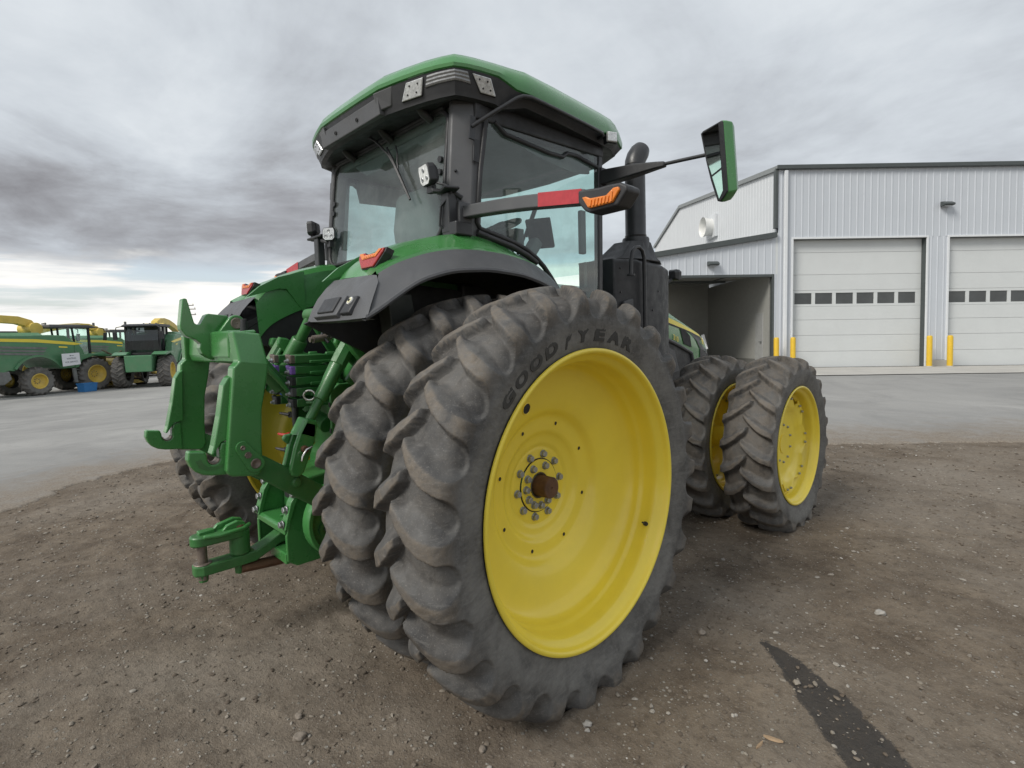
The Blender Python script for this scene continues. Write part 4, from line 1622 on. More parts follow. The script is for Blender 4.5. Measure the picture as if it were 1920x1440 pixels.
# ------------------------------------------------------------------ tractor: cab
def cab():
    c = empty('cab', (0, 0, 0), tractor)
    m = MB()
    m.box((0, .85, 1.82), (1.30, 1.25, .60))
    m.box((0, .30, 2.18), (1.20, .5, .36))
    m.build('cab_floor', BLACK, c, smooth=0, bevel=.02)
    for mir in (False, True):
        s = -1 if mir else 1
        # rear corner pillar
        m = MB()
        b = [(.745, .030), (.765, -.005), (.805, -.012), (.895, .100), (.892, .185), (.860, .200), (.76, .105)]
        t = [(.735, .110), (.755, .080), (.792, .075), (.880, .185), (.877, .262), (.845, .275), (.75, .190)]
        m.loft([[(x, y, 2.36) for x, y in b], [(x * .5 + x2 * .5, y * .5 + y2 * .5, 2.80) for (x, y), (x2, y2) in zip(b, t)], [(x, y, 3.24) for x, y in t]])
        m.build('rear_pillar', BLACK_TRIM, c, smooth=20, mirror=mir, bevel=.008)
        m = MB()
        m.box((.905, .16, 2.90), (.006, .05, .14), Matrix.Rotation(math.radians(-5), 3, 'X'))
        m.box((.825, .055, 2.78), (.014, .014, .014))
        m.build('pillar_plate', BLACK, c, smooth=0, mirror=mir, bevel=.003)
        # front pillar
        m = MB()
        m.loft([[(x, y, z) for x, y in ((.845, 1.425 + dy), (.895, 1.425 + dy), (.895, 1.475 + dy), (.845, 1.50 + dy))] for z, dy in ((1.55, -.04), (2.2, .0), (3.20, .02))])
        m.build('front_pillar', BLACK_M, c, smooth=20, mirror=mir, bevel=.008)
        # door glass
        curve = [(.185, 2.43), (.28, 2.415), (.387, 2.395), (.50, 2.372), (.613, 2.335), (.70, 2.29), (.773, 2.238), (.845, 2.17), (.912, 2.095), (.965, 2.02), (1.01, 1.92), (1.04, 1.80)]
        gl = curve + [(1.06, 1.62), (1.40, 1.62), (1.425, 2.2), (1.445, 3.15), (.30, 3.15), (.262, 3.10)]
        m = MB()
        m.add([(.885, y, z) for y, z in gl], [tuple(range(len(gl)))])
        m.build('door_glass', GLASS, c, smooth=0, mirror=mir)
        m = MB()
        fr = [(.890, .262, 3.12), (.892, .20, 2.80), (.893, .155, 2.47), (.893, .18, 2.432)] + [(.893, y, z) for y, z in curve[1:]] + [(.893, 1.06, 1.60)]
        m.tube(fr, .017, 10)
        m.build('door_frame', BLACK, c, smooth=60, mirror=mir)
        m = MB()
        m.tube([(.90, .15, 2.405), (.90, .30, 2.375), (.90, .46, 2.345), (.90, .60, 2.30), (.89, .70, 2.26)], .020, 10)
        m.tube([(.88, .16, 2.40), (.87, .35, 2.33), (.86, .55, 2.26), (.85, .70, 2.2)], .03, 8)
        m.build('door_seal', BLACK, c, smooth=60, mirror=mir)
        # header above the door and a dark inner valance
        m = MB()
        m.px([(.17, 3.10), (1.50, 3.13), (1.50, 3.25), (.17, 3.25)], .80, .900)
        m.build('door_header', BLACK, c, smooth=0, mirror=mir, bevel=.01)
        m = MB()
        m.tube([(.895, .33, 3.115), (.897, .42, 3.06), (.897, .85, 3.03), (.896, 1.0, 3.035), (.895, 1.05, 3.07), (.895, 1.16, 3.075), (.895, 1.42, 3.04)], .016, 8)
        m.build('window_blind_bar', BLACK, c, smooth=60, mirror=mir)
    m = MB()
    x0, x1 = -.755, .745
    def rw(x, z, off=0.0):
        return (x, -.005 + (z - 2.36) * .118 + off, z)
    r = .10
    pts = []
    for cx, cz, a in ((x1 - r, 2.37 + r, -90), (x1 - r, 3.19 - r, 0), (x0 + r, 3.19 - r, 90), (x0 + r, 2.37 + r, 180)):
        for k in range(7):
            t = math.radians(a + 15 * k)
            pts.append((cx + r * math.cos(t), cz + r * math.sin(t)))
    m.add([rw(x, z) for x, z in pts], [tuple(range(len(pts)))])
    m.build('rear_window', GLASS, c, smooth=0)
    m = MB()
    m.tube([rw(x, z, -.004) for x, z in pts], .015, 8, closed=True)
    m.build('rear_window_frame', BLACK, c, smooth=60)
    m = MB()
    for x in (.69, -.725):
        for z in (2.80, 2.88):
            p = rw(x, z)
            m.cyl((p[0], p[1] - .018, p[2]), (p[0], p[1] + .01, p[2]), .020, .020, 14)
    m.build('window_catch', BLACK, c, smooth=40)
    m = MB()
    m.add([(-.85, 1.50, 2.25), (.85, 1.50, 2.25), (.84, 1.53, 3.14), (-.84, 1.53, 3.14)], [(0, 1, 2, 3)])
    m.build('windshield', GLASS, c, smooth=0)
    # headliner and the two sun visors folded under it
    m = MB()
    m.box((0, .80, 3.185), (1.60, 1.36, .10))
    m.py([(-.55, 3.15), (.66, 3.15), (.60, 3.075), (.38, 3.06), (.34, 3.09), (-.10, 3.065), (-.16, 3.035), (-.36, 3.035), (-.42, 3.07)], .13, .34)
    m.build('headliner', HEADLINER, c, smooth=0, bevel=.02)
    m = MB()
    m.px([(.30, 3.13), (1.45, 3.13), (1.45, 2.96), (1.20, 2.93), (.80, 2.97), (.34, 2.95)], -.835, -.80)
    m.px([(.30, 3.13), (1.45, 3.13), (1.45, 3.02), (1.25, 2.99), (.9, 3.02)], .78, .80)
    m.build('sun_blind', HEADLINER, c, smooth=0)
    # seat
    s = empty('seat', (0, 0, 0), c) if False else None
    m = MB()
    m.loft([[(x * w, y0 + dy, z) for x, dy in ((-1, .03), (-.8, 0), (.8, 0), (1, .03), (1, .12), (.7, .16), (-.7, .16), (-1, .12))] for z, w, y0 in ((2.30, .25, .34), (2.45, .29, .31), (2.62, .29, .29), (2.74, .24, .28), (2.83, .20, .27), (2.865, .15, .28))])
    m.box((0, .62, 2.30), (.56, .58, .14))
    m.box((-.34, .62, 2.48), (.10, .42, .07))
    m.box((.36, .72, 2.46), (.14, .52, .09))
    m.build('operator_seat', SEATM, c, smooth=40, bevel=.03, seg=3)
    m = MB()
    wc, wr = Vector((-.02, 1.22, 2.70)), .205
    ax1, ax2 = Vector((1, 0, 0)), Vector((0, .90, .44))
    m.tube([wc + ax1 * wr * math.cos(a) + ax2 * wr * math.sin(a) for a in (2 * math.pi * k / 32 for k in range(32))], .018, 8, closed=True)
    for a in (0.5, 2.6, 4.7):
        m.tube([wc, wc + ax1 * wr * math.cos(a) + ax2 * wr * math.sin(a)], .022, 6)
    m.cyl(wc + Vector((0, -.01, .03)), wc + Vector((0, .05, -.06)), .07, .06, 16)
    m.cyl(wc, (-.02, 1.36, 2.2), .05, .09, 12)
    m.box((-.02, 1.34, 2.62), (.30, .10, .14))
    m.build('steering_wheel', SEATM, c, smooth=50)
    m = MB()
    R1 = Matrix.Rotation(math.radians(28), 3, 'Z') @ Matrix.Rotation(math.radians(38), 3, 'X')
    m.box((.40, 1.30, 2.60), (.21, .035, .27), R1)
    m.build('display', DARK, c, smooth=0, bevel=.012)
    m = MB()
    m.box((.42, 1.12, 2.40), (.10, .09, .34), Matrix.Rotation(math.radians(-40), 3, 'X'))
    m.box((.42, .90, 2.34), (.16, .50, .10))
    m.build('armrest_console', SEATM, c, smooth=0, bevel=.02)
    m = MB()
    m.box((.77, 1.38, 2.56), (.04, .06, .34))
    m.box((.78, 1.40, 2.23), (.02, .03, .20))
    m.build('corner_display', SEATM, c, smooth=0, bevel=.01)
    m = MB()
    m.tube([(-.15, 1.46, 2.30), (.06, 1.46, 2.62), (.22, 1.47, 2.92)], .012, 6)
    m.tube([(.08, 1.47, 2.64), (.26, 1.47, 2.96)], .016, 5)
    m.build('front_wiper', BLACK, c, smooth=0)

    # roof ------------------------------------------------------------
    half = [(0, -.205, 3.335), (.20, -.203, 3.336), (.40, -.195, 3.337), (.56, -.155, 3.340), (.725, -.105, 3.343), (.83, -.060, 3.345), (.917, -.010, 3.346), (.950, .060, 3.345), (.975, .140, 3.343), (1.003, .27, 3.338), (1.016, .325, 3.316), (1.033, .395, 3.284), (1.055, .50, 3.273), (1.040, .80, 3.270), (1.012, 1.15, 3.266), (.99, 1.42, 3.262), (.97, 1.58, 3.260), (.89, 1.76, 3.255), (.62, 1.90, 3.250), (0, 1.95, 3.250)]
    ring0 = [Vector(p) for p in half] + [Vector((-x, y, z)) for x, y, z in half[-2:0:-1]]
    cen = Vector((0, .85, 0))
    def off(ring, k, z=None, dz=0.0):
        out = []
        for i, p in enumerate(ring):
            a, b = ring[i - 1], ring[(i + 1) % len(ring)]
            t = Vector((b.x - a.x, b.y - a.y, 0)).normalized()
            nrm = Vector((t.y, -t.x, 0))
            q = p + nrm * k
            q.z = (p.z + dz) if z is None else (z if not callable(z) else z(p))
            out.append(q)
        return out
    def ztop(h, w):
        return lambda p: p.z * (1 - w) + h * w
    m = MB()
    rings = [off(ring0, -.004, dz=-.006), off(ring0, .008), off(ring0, .012, z=ztop(3.42, .25)), off(ring0, -.012, z=ztop(3.425, .72)), off(ring0, -.05, z=ztop(3.450, .9)), off(ring0, -.13, z=ztop(3.472, 1)), off(ring0, -.30, z=ztop(3.488, 1)), off(ring0, -.55, z=ztop(3.495, 1))]
    m.loft(rings, True, (False, True))
    m.build('roof', GREEN, c, smooth=32)
    # black shell below the painted cap
    m = MB()
    def low(p, d):
        k = 1.0 if p.y < .33 else max(.42, 1 - (p.y - .33) * 5)
        return p.z - d * k
    rings = [off(ring0, -.002), off(ring0, -.006, z=lambda p: low(p, .022)), off(ring0, -.045, z=lambda p: low(p, .115)), off(ring0, -.052, z=lambda p: low(p, .142)), off(ring0, -.085, z=lambda p: low(p, .150)), off(ring0, -.13, z=lambda p: max(3.20, low(p, .135))), off(ring0, -.20, z=lambda p: 3.212), off(ring0, -.40, z=lambda p: 3.216)]
    m.loft(rings, True, (False, True))
    m.build('roof_valance', BLACK, c, smooth=28)
    # moulded ribs on the underside
    m = MB()
    for x in (-.42, .10, .56):
        m.tube([(x, -.03, 3.24), (x + .01, .02, 3.19), (x + .015, .075, 3.155)], [.022, .03, .024], 10)
    m.tube([(-.72, .085, 3.205), (.70, .085, 3.205)], .017, 8)
    m.build('roof_hinge_cover', BLACK, c, smooth=60)
    # licence plate bracket
    m = MB()
    m.add([(-.43, -.196, 3.300), (.375, -.196, 3.300), (.375, -.182, 3.195), (-.43, -.182, 3.195), (-.43, -.12, 3.300), (.375, -.12, 3.300), (.375, -.11, 3.195), (-.43, -.11, 3.195)], [(0, 1, 2, 3), (4, 7, 6, 5), (0, 4, 5, 1), (1, 5, 6, 2), (2, 6, 7, 3), (3, 7, 4, 0)])
    m.build('plate_bracket', BLACK_TRIM, c, smooth=0, bevel=.006)
    m = MB()
    for x in (-.20, .10):
        m.lathe([(-.003, .014), (-.005, .010), (.02, .009)], (x, -.191, 3.243), 16, axis='y')
        m.lathe([(-.001, .0095), (-.001, .0001)], (x, -.191, 3.243), 16, axis='y')
    m.build('bracket_hole', DARK, c, smooth=40)
    m = MB()
    m.add([(.345, -.212, 3.325), (.505, -.170, 3.332), (.455, -.145, 3.232), (.350, -.180, 3.222), (.345, -.15, 3.32), (.505, -.12, 3.325), (.455, -.10, 3.232), (.350, -.13, 3.222)], [(0, 1, 2, 3), (4, 7, 6, 5), (0, 4, 5, 1), (1, 5, 6, 2), (2, 6, 7, 3), (3, 7, 4, 0)])
    m.build('valance_cover', BLACK_TRIM, c, smooth=0, bevel=.006)
    m = MB()
    m.add([(-.345, -.212, 3.325), (-.505, -.170, 3.332), (-.455, -.145, 3.232), (-.350, -.180, 3.222), (-.345, -.15, 3.32), (-.505, -.12, 3.325), (-.455, -.10, 3.232), (-.350, -.13, 3.222)], [(3, 2, 1, 0), (4, 7, 6, 5), (0, 4, 5, 1), (1, 5, 6, 2), (2, 6, 7, 3), (3, 7, 4, 0)])
    m.build('valance_cover', BLACK_TRIM, c, smooth=0, bevel=.006)

    def roof_lamp(q, name, mat, depth=.028, led=True):
        """q: four corners tl, tr, br, bl"""
        q = [Vector(p) for p in q]
        nrm = (q[1] - q[0]).cross(q[3] - q[0]).normalized()
        if nrm.dot(CW - q[0]) < 0:
            nrm = -nrm
        mid = sum(q, Vector()) / 4
        h = empty(name, (0, 0, 0), c) if False else None
        m = MB()
        big = [mid + (p - mid) * 1.06 for p in q]
        m.add([p + nrm * .012 for p in big] + [p - nrm * .05 for p in big], [(0, 1, 2, 3), (4, 7, 6, 5), (0, 4, 5, 1), (1, 5, 6, 2), (2, 6, 7, 3), (3, 7, 4, 0)])
        ho = m.build('roof_lamp', BLACK, c, smooth=0, bevel=.006)
        m = MB()
        m.add([p + nrm * .016 for p in q] + [p - nrm * .02 for p in q], [(0, 1, 2, 3), (4, 7, 6, 5), (0, 4, 5, 1), (1, 5, 6, 2), (2, 6, 7, 3), (3, 7, 4, 0)])
        m.build('lens', mat, ho, smooth=0, bevel=.005)
        if led:
            m = MB()
            def uv(u, v):
                return (q[0] * (1 - u) + q[1] * u) * (1 - v) + (q[3] * (1 - u) + q[2] * u) * v + nrm * .0165
            for v in (.06, .53):
                for u in (.07, .53):
                    cc = [uv(u, v), uv(u + .40, v), uv(u + .40, v + .38), uv(u, v + .38)]
                    mm = sum(cc, Vector()) / 4
                    inn = [mm + (p - mm) * .55 - nrm * .009 for p in cc]
                    m.add(cc + inn, [(0, 1, 5, 4), (1, 2, 6, 5), (2, 3, 7, 6), (3, 0, 4, 7), (4, 5, 6, 7)])
            m.build('reflector', LENS, ho, smooth=0)
            m = MB()
            for v in (.25, .72):
                for u in (.27, .73):
                    p = uv(u, v)
                    m.cyl(p - nrm * .006, p + nrm * .003, .008, .005, 8)
            m.build('led', DARK, ho, smooth=0)
        return ho
    def valp(i0, i1, t, d):
        """a point on the valance face, fraction t between ring stations, d below the paint line"""
        a, b = off(ring0, -.006 - .35 * d)[i0], off(ring0, -.006 - .35 * d)[i1]
        p = a * (1 - t) + b * t
        return Vector((p.x, p.y, p.z - d))
    for mir in (1, -1):
        A = [valp(3, 4, .32, .018), valp(4, 5, .10, .018), valp(3, 4, .86, .106), valp(2, 3, .95, .106)]
        Bq = [valp(7, 8, .45, .018), valp(8, 9, .60, .020), valp(8, 9, .98, .106), valp(8, 9, .18, .106)]
        for q in (A, Bq):
            roof_lamp([(p.x * mir, p.y, p.z) for p in q], 'roof_lamp', LENS)
        st = [(valp(4, 5, .30, .018), valp(4, 5, .08, .074)), (valp(4, 5, .90, .016), valp(4, 5, .85, .070)), (valp(5, 6, .70, .015), valp(5, 6, .68, .069)), (valp(6, 7, .05, .015), valp(6, 7, .05, .068)), (valp(6, 7, .60, .016), valp(6, 7, .70, .070)), (valp(7, 8, .15, .018), valp(7, 8, .45, .076))]
        ctr = Vector((0, .8, 3.3))
        rings = []
        for a, b in st:
            a, b = Vector((a.x * mir, a.y, a.z)), Vector((b.x * mir, b.y, b.z))
            d = (a + b) / 2 - ctr
            d.z = 0
            d.normalize()
            ring = []
            for k in range(7):
                f = k / 6
                ring.append(a * (1 - f) + b * f + d * (.010 + (.003 if k % 2 else 0)))
            rings.append([a - d * .02] + ring + [b - d * .02])
        m = MB()
        m.loft(rings, False, (False, False))
        for rg in (rings[0], rings[-1]):
            m.add(rg, [tuple(range(len(rg)))])
        m.build('corner_strip', STRIP, c, smooth=20)
        m = MB()
        m.box((1.005 * mir, 1.44, 3.232), (.06, .09, .085), Matrix.Rotation(-.35 * mir, 3, 'Z'))
        ho = m.build('roof_lamp', BLACK, c, smooth=0, bevel=.01)
        m = MB()
        m.box((1.028 * mir, 1.425, 3.233), (.03, .085, .075), Matrix.Rotation(-.35 * mir, 3, 'Z'))
        m.build('lens', LENS, ho, smooth=0, bevel=.008)
        m = MB()
        m.tube([(.905 * mir, .125, 3.035), (.970 * mir, .25, 3.130), (1.040 * mir, .385, 3.228), (1.055 * mir, .43, 3.248), (1.062 * mir, .49, 3.256), (1.064 * mir, .56, 3.254), (1.058 * mir, .80, 3.246), (1.042 * mir, 1.10, 3.240), (1.028 * mir, 1.30, 3.236), (1.012 * mir, 1.335, 3.230), (.96 * mir, 1.345, 3.224)], .0135, 10)
        m.box((.905 * mir, .13, 3.03), (.012, .045, .14), Matrix.Rotation(math.radians(-5), 3, 'X'))
        m.build('roof_rail', BLACK_M, c, smooth=50)
    # rear wiper
    m = MB()
    m.tube([(-.10, -.01, 3.245), (.02, .0, 3.165), (.14, .012, 3.055), (.24, .015, 2.93)], [.012, .009, .008, .007], 6)
    m.tube([(.12, .025, 3.10), (.19, .02, 3.00), (.30, .0, 2.86), (.43, -.012, 2.675)], [.008, .012, .013, .008], 6)
    m.tube([(.20, .045, 3.095), (.235, .035, 3.03), (.25, .02, 2.97), (.27, .012, 2.90)], .006, 5)
    m.build('rear_wiper', BLACK, c, smooth=50)
    return c


CAB = cab()
# ------------------------------------------------------------------ tractor: lights, arms, mirror, exhaust, hood
def work_lamp(c, aim, size=.12, post=None, up=Vector((0, 0, 1))):
    aim = Vector(aim).normalized()
    rt = aim.cross(up).normalized()
    uu = rt.cross(aim).normalized()
    c = Vector(c)
    def P(u, v, w):
        return c + rt * u + uu * v + aim * w
    s = size / 2
    out = [(-s, -.62 * s), (-.62 * s, -s), (.62 * s, -s), (s, -.62 * s), (s, .62 * s), (.80 * s, s), (-.80 * s, s), (-s, .62 * s)]
    m = MB()
    m.loft([[P(u * .7, v * .7, -.075) for u, v in out], [P(u, v, -.045) for u, v in out], [P(u, v, 0) for u, v in out]])
    lo = m.build('work_lamp', BLACK, tractor, smooth=20, bevel=.005)
    m = MB()
    m.loft([[P(u * .88, v * .88, -.002) for u, v in out], [P(u * .88, v * .88, .004) for u, v in out]])
    m.build('lens', LENS, lo, smooth=0)
    m = MB()
    for u, v in ((0, .42 * s), (-.45 * s, -.35 * s), (.45 * s, -.35 * s)):
        m.lathe([(.004, .015), (.007, .012), (.004, .004)], (0, 0, 0), 12)
        k = 12 * 3
        m.v[-k:] = [tuple(P(u, v, 0) + rt * q[1] + uu * q[2] + aim * q[0]) for q in m.v[-k:]]
        m.cyl(P(u, v, .003), P(u, v, .008), .006, .004, 8)
    m.build('led', STEEL, lo, smooth=0)
    if post:
        m = MB()
        m.box(P(0, -s - .02, -.03), (.05, .035, .05))
        m.tube([P(0, -s - .01, -.03)] + [Vector(p) for p in post], .016, 8)
        m.build('lamp_bracket', BLACK, lo, smooth=30)
    return lo


work_lamp((.735, -.115, 2.742), (-.15, -.95, -.18), .125, [(.78, -.08, 2.645), (.86, .0, 2.635), (.885, .05, 2.60)])
m = MB()
m.box((.835, -.012, 2.51), (.075, .07, .24))
m.box((.85, -.03, 2.640), (.17, .10, .018), Matrix.Rotation(-.4, 3, 'Z'))
m.box((.87, .02, 2.41), (.13, .13, .08))
m.build('lamp_post', BLACK_M, tractor, smooth=0, bevel=.008)
m = MB()
m.tube([(.80, -.07, 2.69), (.855, -.05, 2.67), (.88, -.02, 2.64), (.86, -.035, 2.60), (.815, -.06, 2.55), (.80, -.06, 2.44), (.83, -.02, 2.40)], .008, 6)
m.build('lamp_cable', BLACK, tractor, smooth=60)
work_lamp((-.975, -.06, 2.705), (-.75, -.62, -.05), .115, [(-.93, -.06, 2.62), (-.88, -.06, 2.615)])
work_lamp((-.62, -.07, 2.61), (.62, -.75, .02), .105, [(-.66, -.06, 2.55), (-.76, -.06, 2.58)])
m = MB()
m.box((-.835, -.05, 2.46), (.075, .06, .30))
m.box((-.84, -.06, 2.615), (.26, .07, .02))
m.build('lamp_post', BLACK_M, tractor, smooth=0, bevel=.008)


def marker_arm(mir):
    s = -1 if mir else 1
    a = empty('marker_arm', (0, 0, 0), tractor)
    path = [(.86, .085, 2.523), (1.0, .085, 2.514), (1.2, .085, 2.498), (1.4, .088, 2.478), (1.6, .09, 2.453), (1.79, .09, 2.428)]
    m = MB()
    rings = []
    for i, (x, y, z) in enumerate(path):
        h = .037 if i < 5 else .036
        d = .038
        rings.append([(x, y - d, z - h), (x, y - d * .9, z + h), (x, y + d, z + h * .95), (x, y + d, z - h)])
    m.loft(rings)
    m.box((.865, .07, 2.51), (.05, .10, .14))
    m.build('arm_tube', BLACK_TRIM, a, smooth=20, mirror=mir, bevel=.008)
    m = MB()
    m.add([(1.495, .0500, 2.505), (1.495, .0475, 2.432), (1.775, .0505, 2.397), (1.775, .0530, 2.466)], [(0, 1, 2, 3)])
    m.add([(1.495, .0500, 2.505), (1.775, .0530, 2.466), (1.775, .0600, 2.466), (1.495, .0570, 2.505)], [(0, 1, 2, 3)])
    m.build('red_marker', REFLECT_RED, a, smooth=0, mirror=mir)
    m = MB()
    out = [(1.735, 2.428), (1.735, 2.503), (1.80, 2.498), (1.86, 2.490), (1.91, 2.492), (1.975, 2.487), (2.01, 2.462), (2.012, 2.435), (1.96, 2.36), (1.80, 2.356), (1.775, 2.372)]
    out = [(p[0] + .030, 2.395 + (p[1] - 2.428) * .80) for p in out]
    m.py(out, .035, .150)
    m.build('lamp_head', BLACK, a, smooth=0, mirror=mir, bevel=.016, seg=3)
    m = MB()
    lens = [(1.768, 2.452), (1.790, 2.452), (1.815, 2.436), (1.905, 2.430), (1.945, 2.462), (1.972, 2.462), (1.977, 2.442), (1.938, 2.382), (1.815, 2.378), (1.80, 2.388)]
    lens = [(p[0] + .030, 2.395 + (p[1] - 2.428) * .80) for p in lens]
    m.py(lens, .022, .06)
    lo = m.build('amber_lamp', LENS_AMBER, a, smooth=0, mirror=mir, bevel=.005)
    m = MB()
    for k in range(7):
        x = 1.842 + k * .0195
        up = .032 if k < 6 else .048
        m.py([(x, 2.361), (x + .010, 2.361), (x + .017, 2.360 + up), (x + .007, 2.360 + up)], .0165, .023)
    m.build('lamp_rib', LENS_AMBER, lo, smooth=0, mirror=mir, bevel=.002)
    return a


marker_arm(False)
marker_arm(True)


def mirror_unit(mir):
    s = -1 if mir else 1
    mi = empty('side_mirror', (0, 0, 0), tractor)
    m = MB()
    rings = []
    for x, y, z, h, d in ((.875, 1.50, 2.985, .070, .045), (.95, 1.50, 2.985, .072, .05), (1.20, 1.50, 2.975, .052, .045), (1.36, 1.50, 2.962, .032, .03), (1.425, 1.50, 2.955, .024, .022)):
        rings.append([(x, y - d, z - h * 1.0), (x, y - d, z + h * .55), (x, y + d, z + h * .55), (x, y + d, z - h)])
    m.loft(rings)
    m.box((.885, 1.49, 2.95), (.05, .07, .20))
    m.build('mirror_arm', BLACK, mi, smooth=20, mirror=mir, bevel=.010)
    m = MB()
    m.tube([(1.41, 1.50, 2.953), (1.56, 1.49, 2.943), (1.74, 1.48, 2.930)], .0125, 10)
    m.build('mirror_rod', BLACK_M, mi, smooth=50, mirror=mir)
    # head: glass side faces back towards the driver
    o = Vector((1.715, 1.44, 3.07))
    e1 = Vector((.965, -.262, 0.0)).normalized()
    n = Vector((-.255, -.960, -.105)).normalized()
    e2 = n.cross(e1).normalized()
    e2 = -e2 if e2.z > 0 else e2
    out = [(0, .005), (.02, -.006), (.165, -.022), (.178, -.015), (.178, .425), (.150, .452), (.118, .478), (.095, .470), (.055, .33), (.028, .20)]
    def H(u, v, w):
        return o + e1 * u + e2 * v + n * w
    m = MB()
    cx, cy = .10, .22
    m.loft([[H(u, v, 0) for u, v in out], [H(u + .004, v, -.03) for u, v in out], [H(cx + (u - cx) * .94 + .016, cy + (v - cy) * .97, -.07) for u, v in out], [H(cx + (u - cx) * .70 + .02, cy + (v - cy) * .88, -.105) for u, v in out]])
    m.build('mirror_shell', GREEN, mi, smooth=30, mirror=mir, bevel=.006)
    m = MB()
    m.loft([[H(cx + (u - cx) * .99, cy + (v - cy) * .99, .003) for u, v in out], [H(cx + (u - cx) * .93, cy + (v - cy) * .965, .010) for u, v in out]], True, (False, True))
    m.build('mirror_bezel', BLACK, mi, smooth=0, mirror=mir)
    m = MB()
    g1 = [(.018, .012), (.145, -.008), (.145, .265), (.070, .292), (.045, .20)]
    g2 = [(.072, .305), (.145, .280), (.145, .410), (.112, .455)]
    for g in (g1, g2):
        m.add([H(u, v, .0125) for u, v in g], [tuple(range(len(g)))])
    m.build('mirror_glass', MIRROR, mi, smooth=0, mirror=mir)


mirror_unit(False)
mirror_unit(True)

# exhaust stack and after-treatment box, right side of the hood
ex = empty('exhaust', (0, 0, 0), tractor)
X, Y = .75, 2.19
m = MB()
m.lathe([(2.60, .090), (2.62, .095), (2.63, .090), (3.24, .088)], (X, Y, 0), 32, axis='z')
m.tube([(X, Y, 3.235), (X, Y + .004, 3.27), (X + .004, Y + .025, 3.315), (X + .01, Y + .06, 3.36), (X + .014, Y + .09, 3.395)], [.088, .088, .090, .088, .075], 24)
m.build('stack', BLACK_M, ex, smooth=40)
m = MB()
m.tube([(X + .014, Y + .09, 3.395), (X + .016, Y + .103, 3.410), (X + .0165, Y + .108, 3.415)], [.075, .05, .015], 24)
m.build('stack_cap', BLACK_M, ex, smooth=40)
m = MB()
m.lathe([(2.30, .118), (2.585, .118), (2.60, .112), (2.602, .09)], (X, Y, 0), 32, axis='z')
m.build('stack_sleeve', BLACK_M, ex, smooth=40)
m = MB()
bt = [(.50, 1.80), (.80, 1.80), (.90, 2.02), (.90, 2.36), (.80, 2.56), (.50, 2.58)]
tp = [(.62, 2.04), (.80, 2.04), (.855, 2.14), (.855, 2.26), (.80, 2.34), (.62, 2.34)]
m.loft([[(x, y, 2.385) for x, y in bt], [(x * .6 + a * .4, y * .6 + b * .4, 2.42) for (x, y), (a, b) in zip(bt, tp)], [(x, y, 2.56) for x, y in tp]])
m.build('stack_shroud', BLACK, ex, smooth=25, bevel=.01)
m = MB()
body = [(.45, 1.74), (.82, 1.74), (.905, 1.98), (.905, 2.37), (.83, 2.62), (.45, 2.64)]
m.loft([[(x, y, z - (.06 * max(0, (y - 2.1)) if z > 2.2 else 0)) for x, y in body] for z in (1.50, 2.36)] + [[(x * .97, y * .985 + .03, 2.385 - .06 * max(0, y - 2.1)) for x, y in body]])
m.build('aftertreatment_box', BLACK, ex, smooth=25, bevel=.012)
m = MB()
for y, z in ((1.80, 2.30), (1.80, 2.10), (2.05, 2.14), (2.20, 1.95), (2.08, 1.80), (2.28, 1.72), (2.30, 2.12)):
    x = .82 + (y - 1.74) * .354 if y < 1.98 else .905
    m.cyl((x - .004, y, z), (x + .006, y, z), .010, .008, 8)
m.build('box_bolt', BLACK_M, ex, smooth=30)
m = MB()
m.px([(1.79, 2.02), (1.96, 2.06), (1.97, 1.55), (1.79, 1.55)], .86, .885)
m.build('box_cover', BLACK_TRIM, ex, smooth=0, bevel=.01)
m = MB()
m.tube([(.945, 1.795, 2.235), (.945, 1.80, 2.36), (.945, 1.82, 2.425), (.945, 1.87, 2.466), (.945, 1.925, 2.470), (.945, 1.975, 2.445), (.945, 2.0, 2.39), (.945, 2.005, 2.2), (.945, 2.005, 1.45)], .0165, 12)
m.cyl((.945, 1.795, 2.225), (.945, 1.795, 2.240), .034, .034, 14)
m.build('grab_rail', BLACK_M, ex, smooth=50)
m = MB()
m.loft([[(.80 + a * k, 2.78 + w, 2.30 + b * k) for a, b in ((-.05, -.05), (.05, -.05), (.055, .03), (.03, .055), (-.05, .055))] for k, w in ((.7, -.04), (1.0, .0), (1.0, .05))])
m.tube([(.80, 2.74, 2.26), (.78, 2.68, 2.22), (.76, 2.62, 2.20)], .014, 8)
m.build('hood_lamp', BLACK, tractor, smooth=20, bevel=.006)

# hood ------------------------------------------------------------
hd = empty('hood', (0, 0, 0), tractor)
crest = [(1.56, 2.20), (2.2, 2.185), (2.7, 2.145), (3.17, 2.055), (3.55, 1.955), (3.88, 1.845), (4.12, 1.775), (4.26, 1.735), (4.335, 1.66), (4.36, 1.56)]
m = MB()
rings = []
for y, z in crest:
    nw = 1.0 if y < 3.6 else 1.0 - .13 * ((y - 3.6) / .76) ** 2
    lowz = 1.55 if y < 3.0 else (1.55 - (y - 3.0) * .28 if y > 3.0 else 1.55)
    lowz = min(lowz, z - .05)
    half = [(.0, z + .035), (.20, z + .028), (.33, z + .004), (.405, z - .055), (.440, z - .11), (.452, z - .16), (.455, max(lowz + .02, z - .30)), (.455, lowz)]
    rings.append([(x * nw, y, zz) for x, zz in half[::-1]] + [(-x * nw, y, zz) for x, zz in half[1:]])
m.loft(rings, False, (False, False))
fr = rings[-1]
m.add(fr, [tuple(range(len(fr)))])
m.build('hood_shell', GREEN, hd, smooth=30)


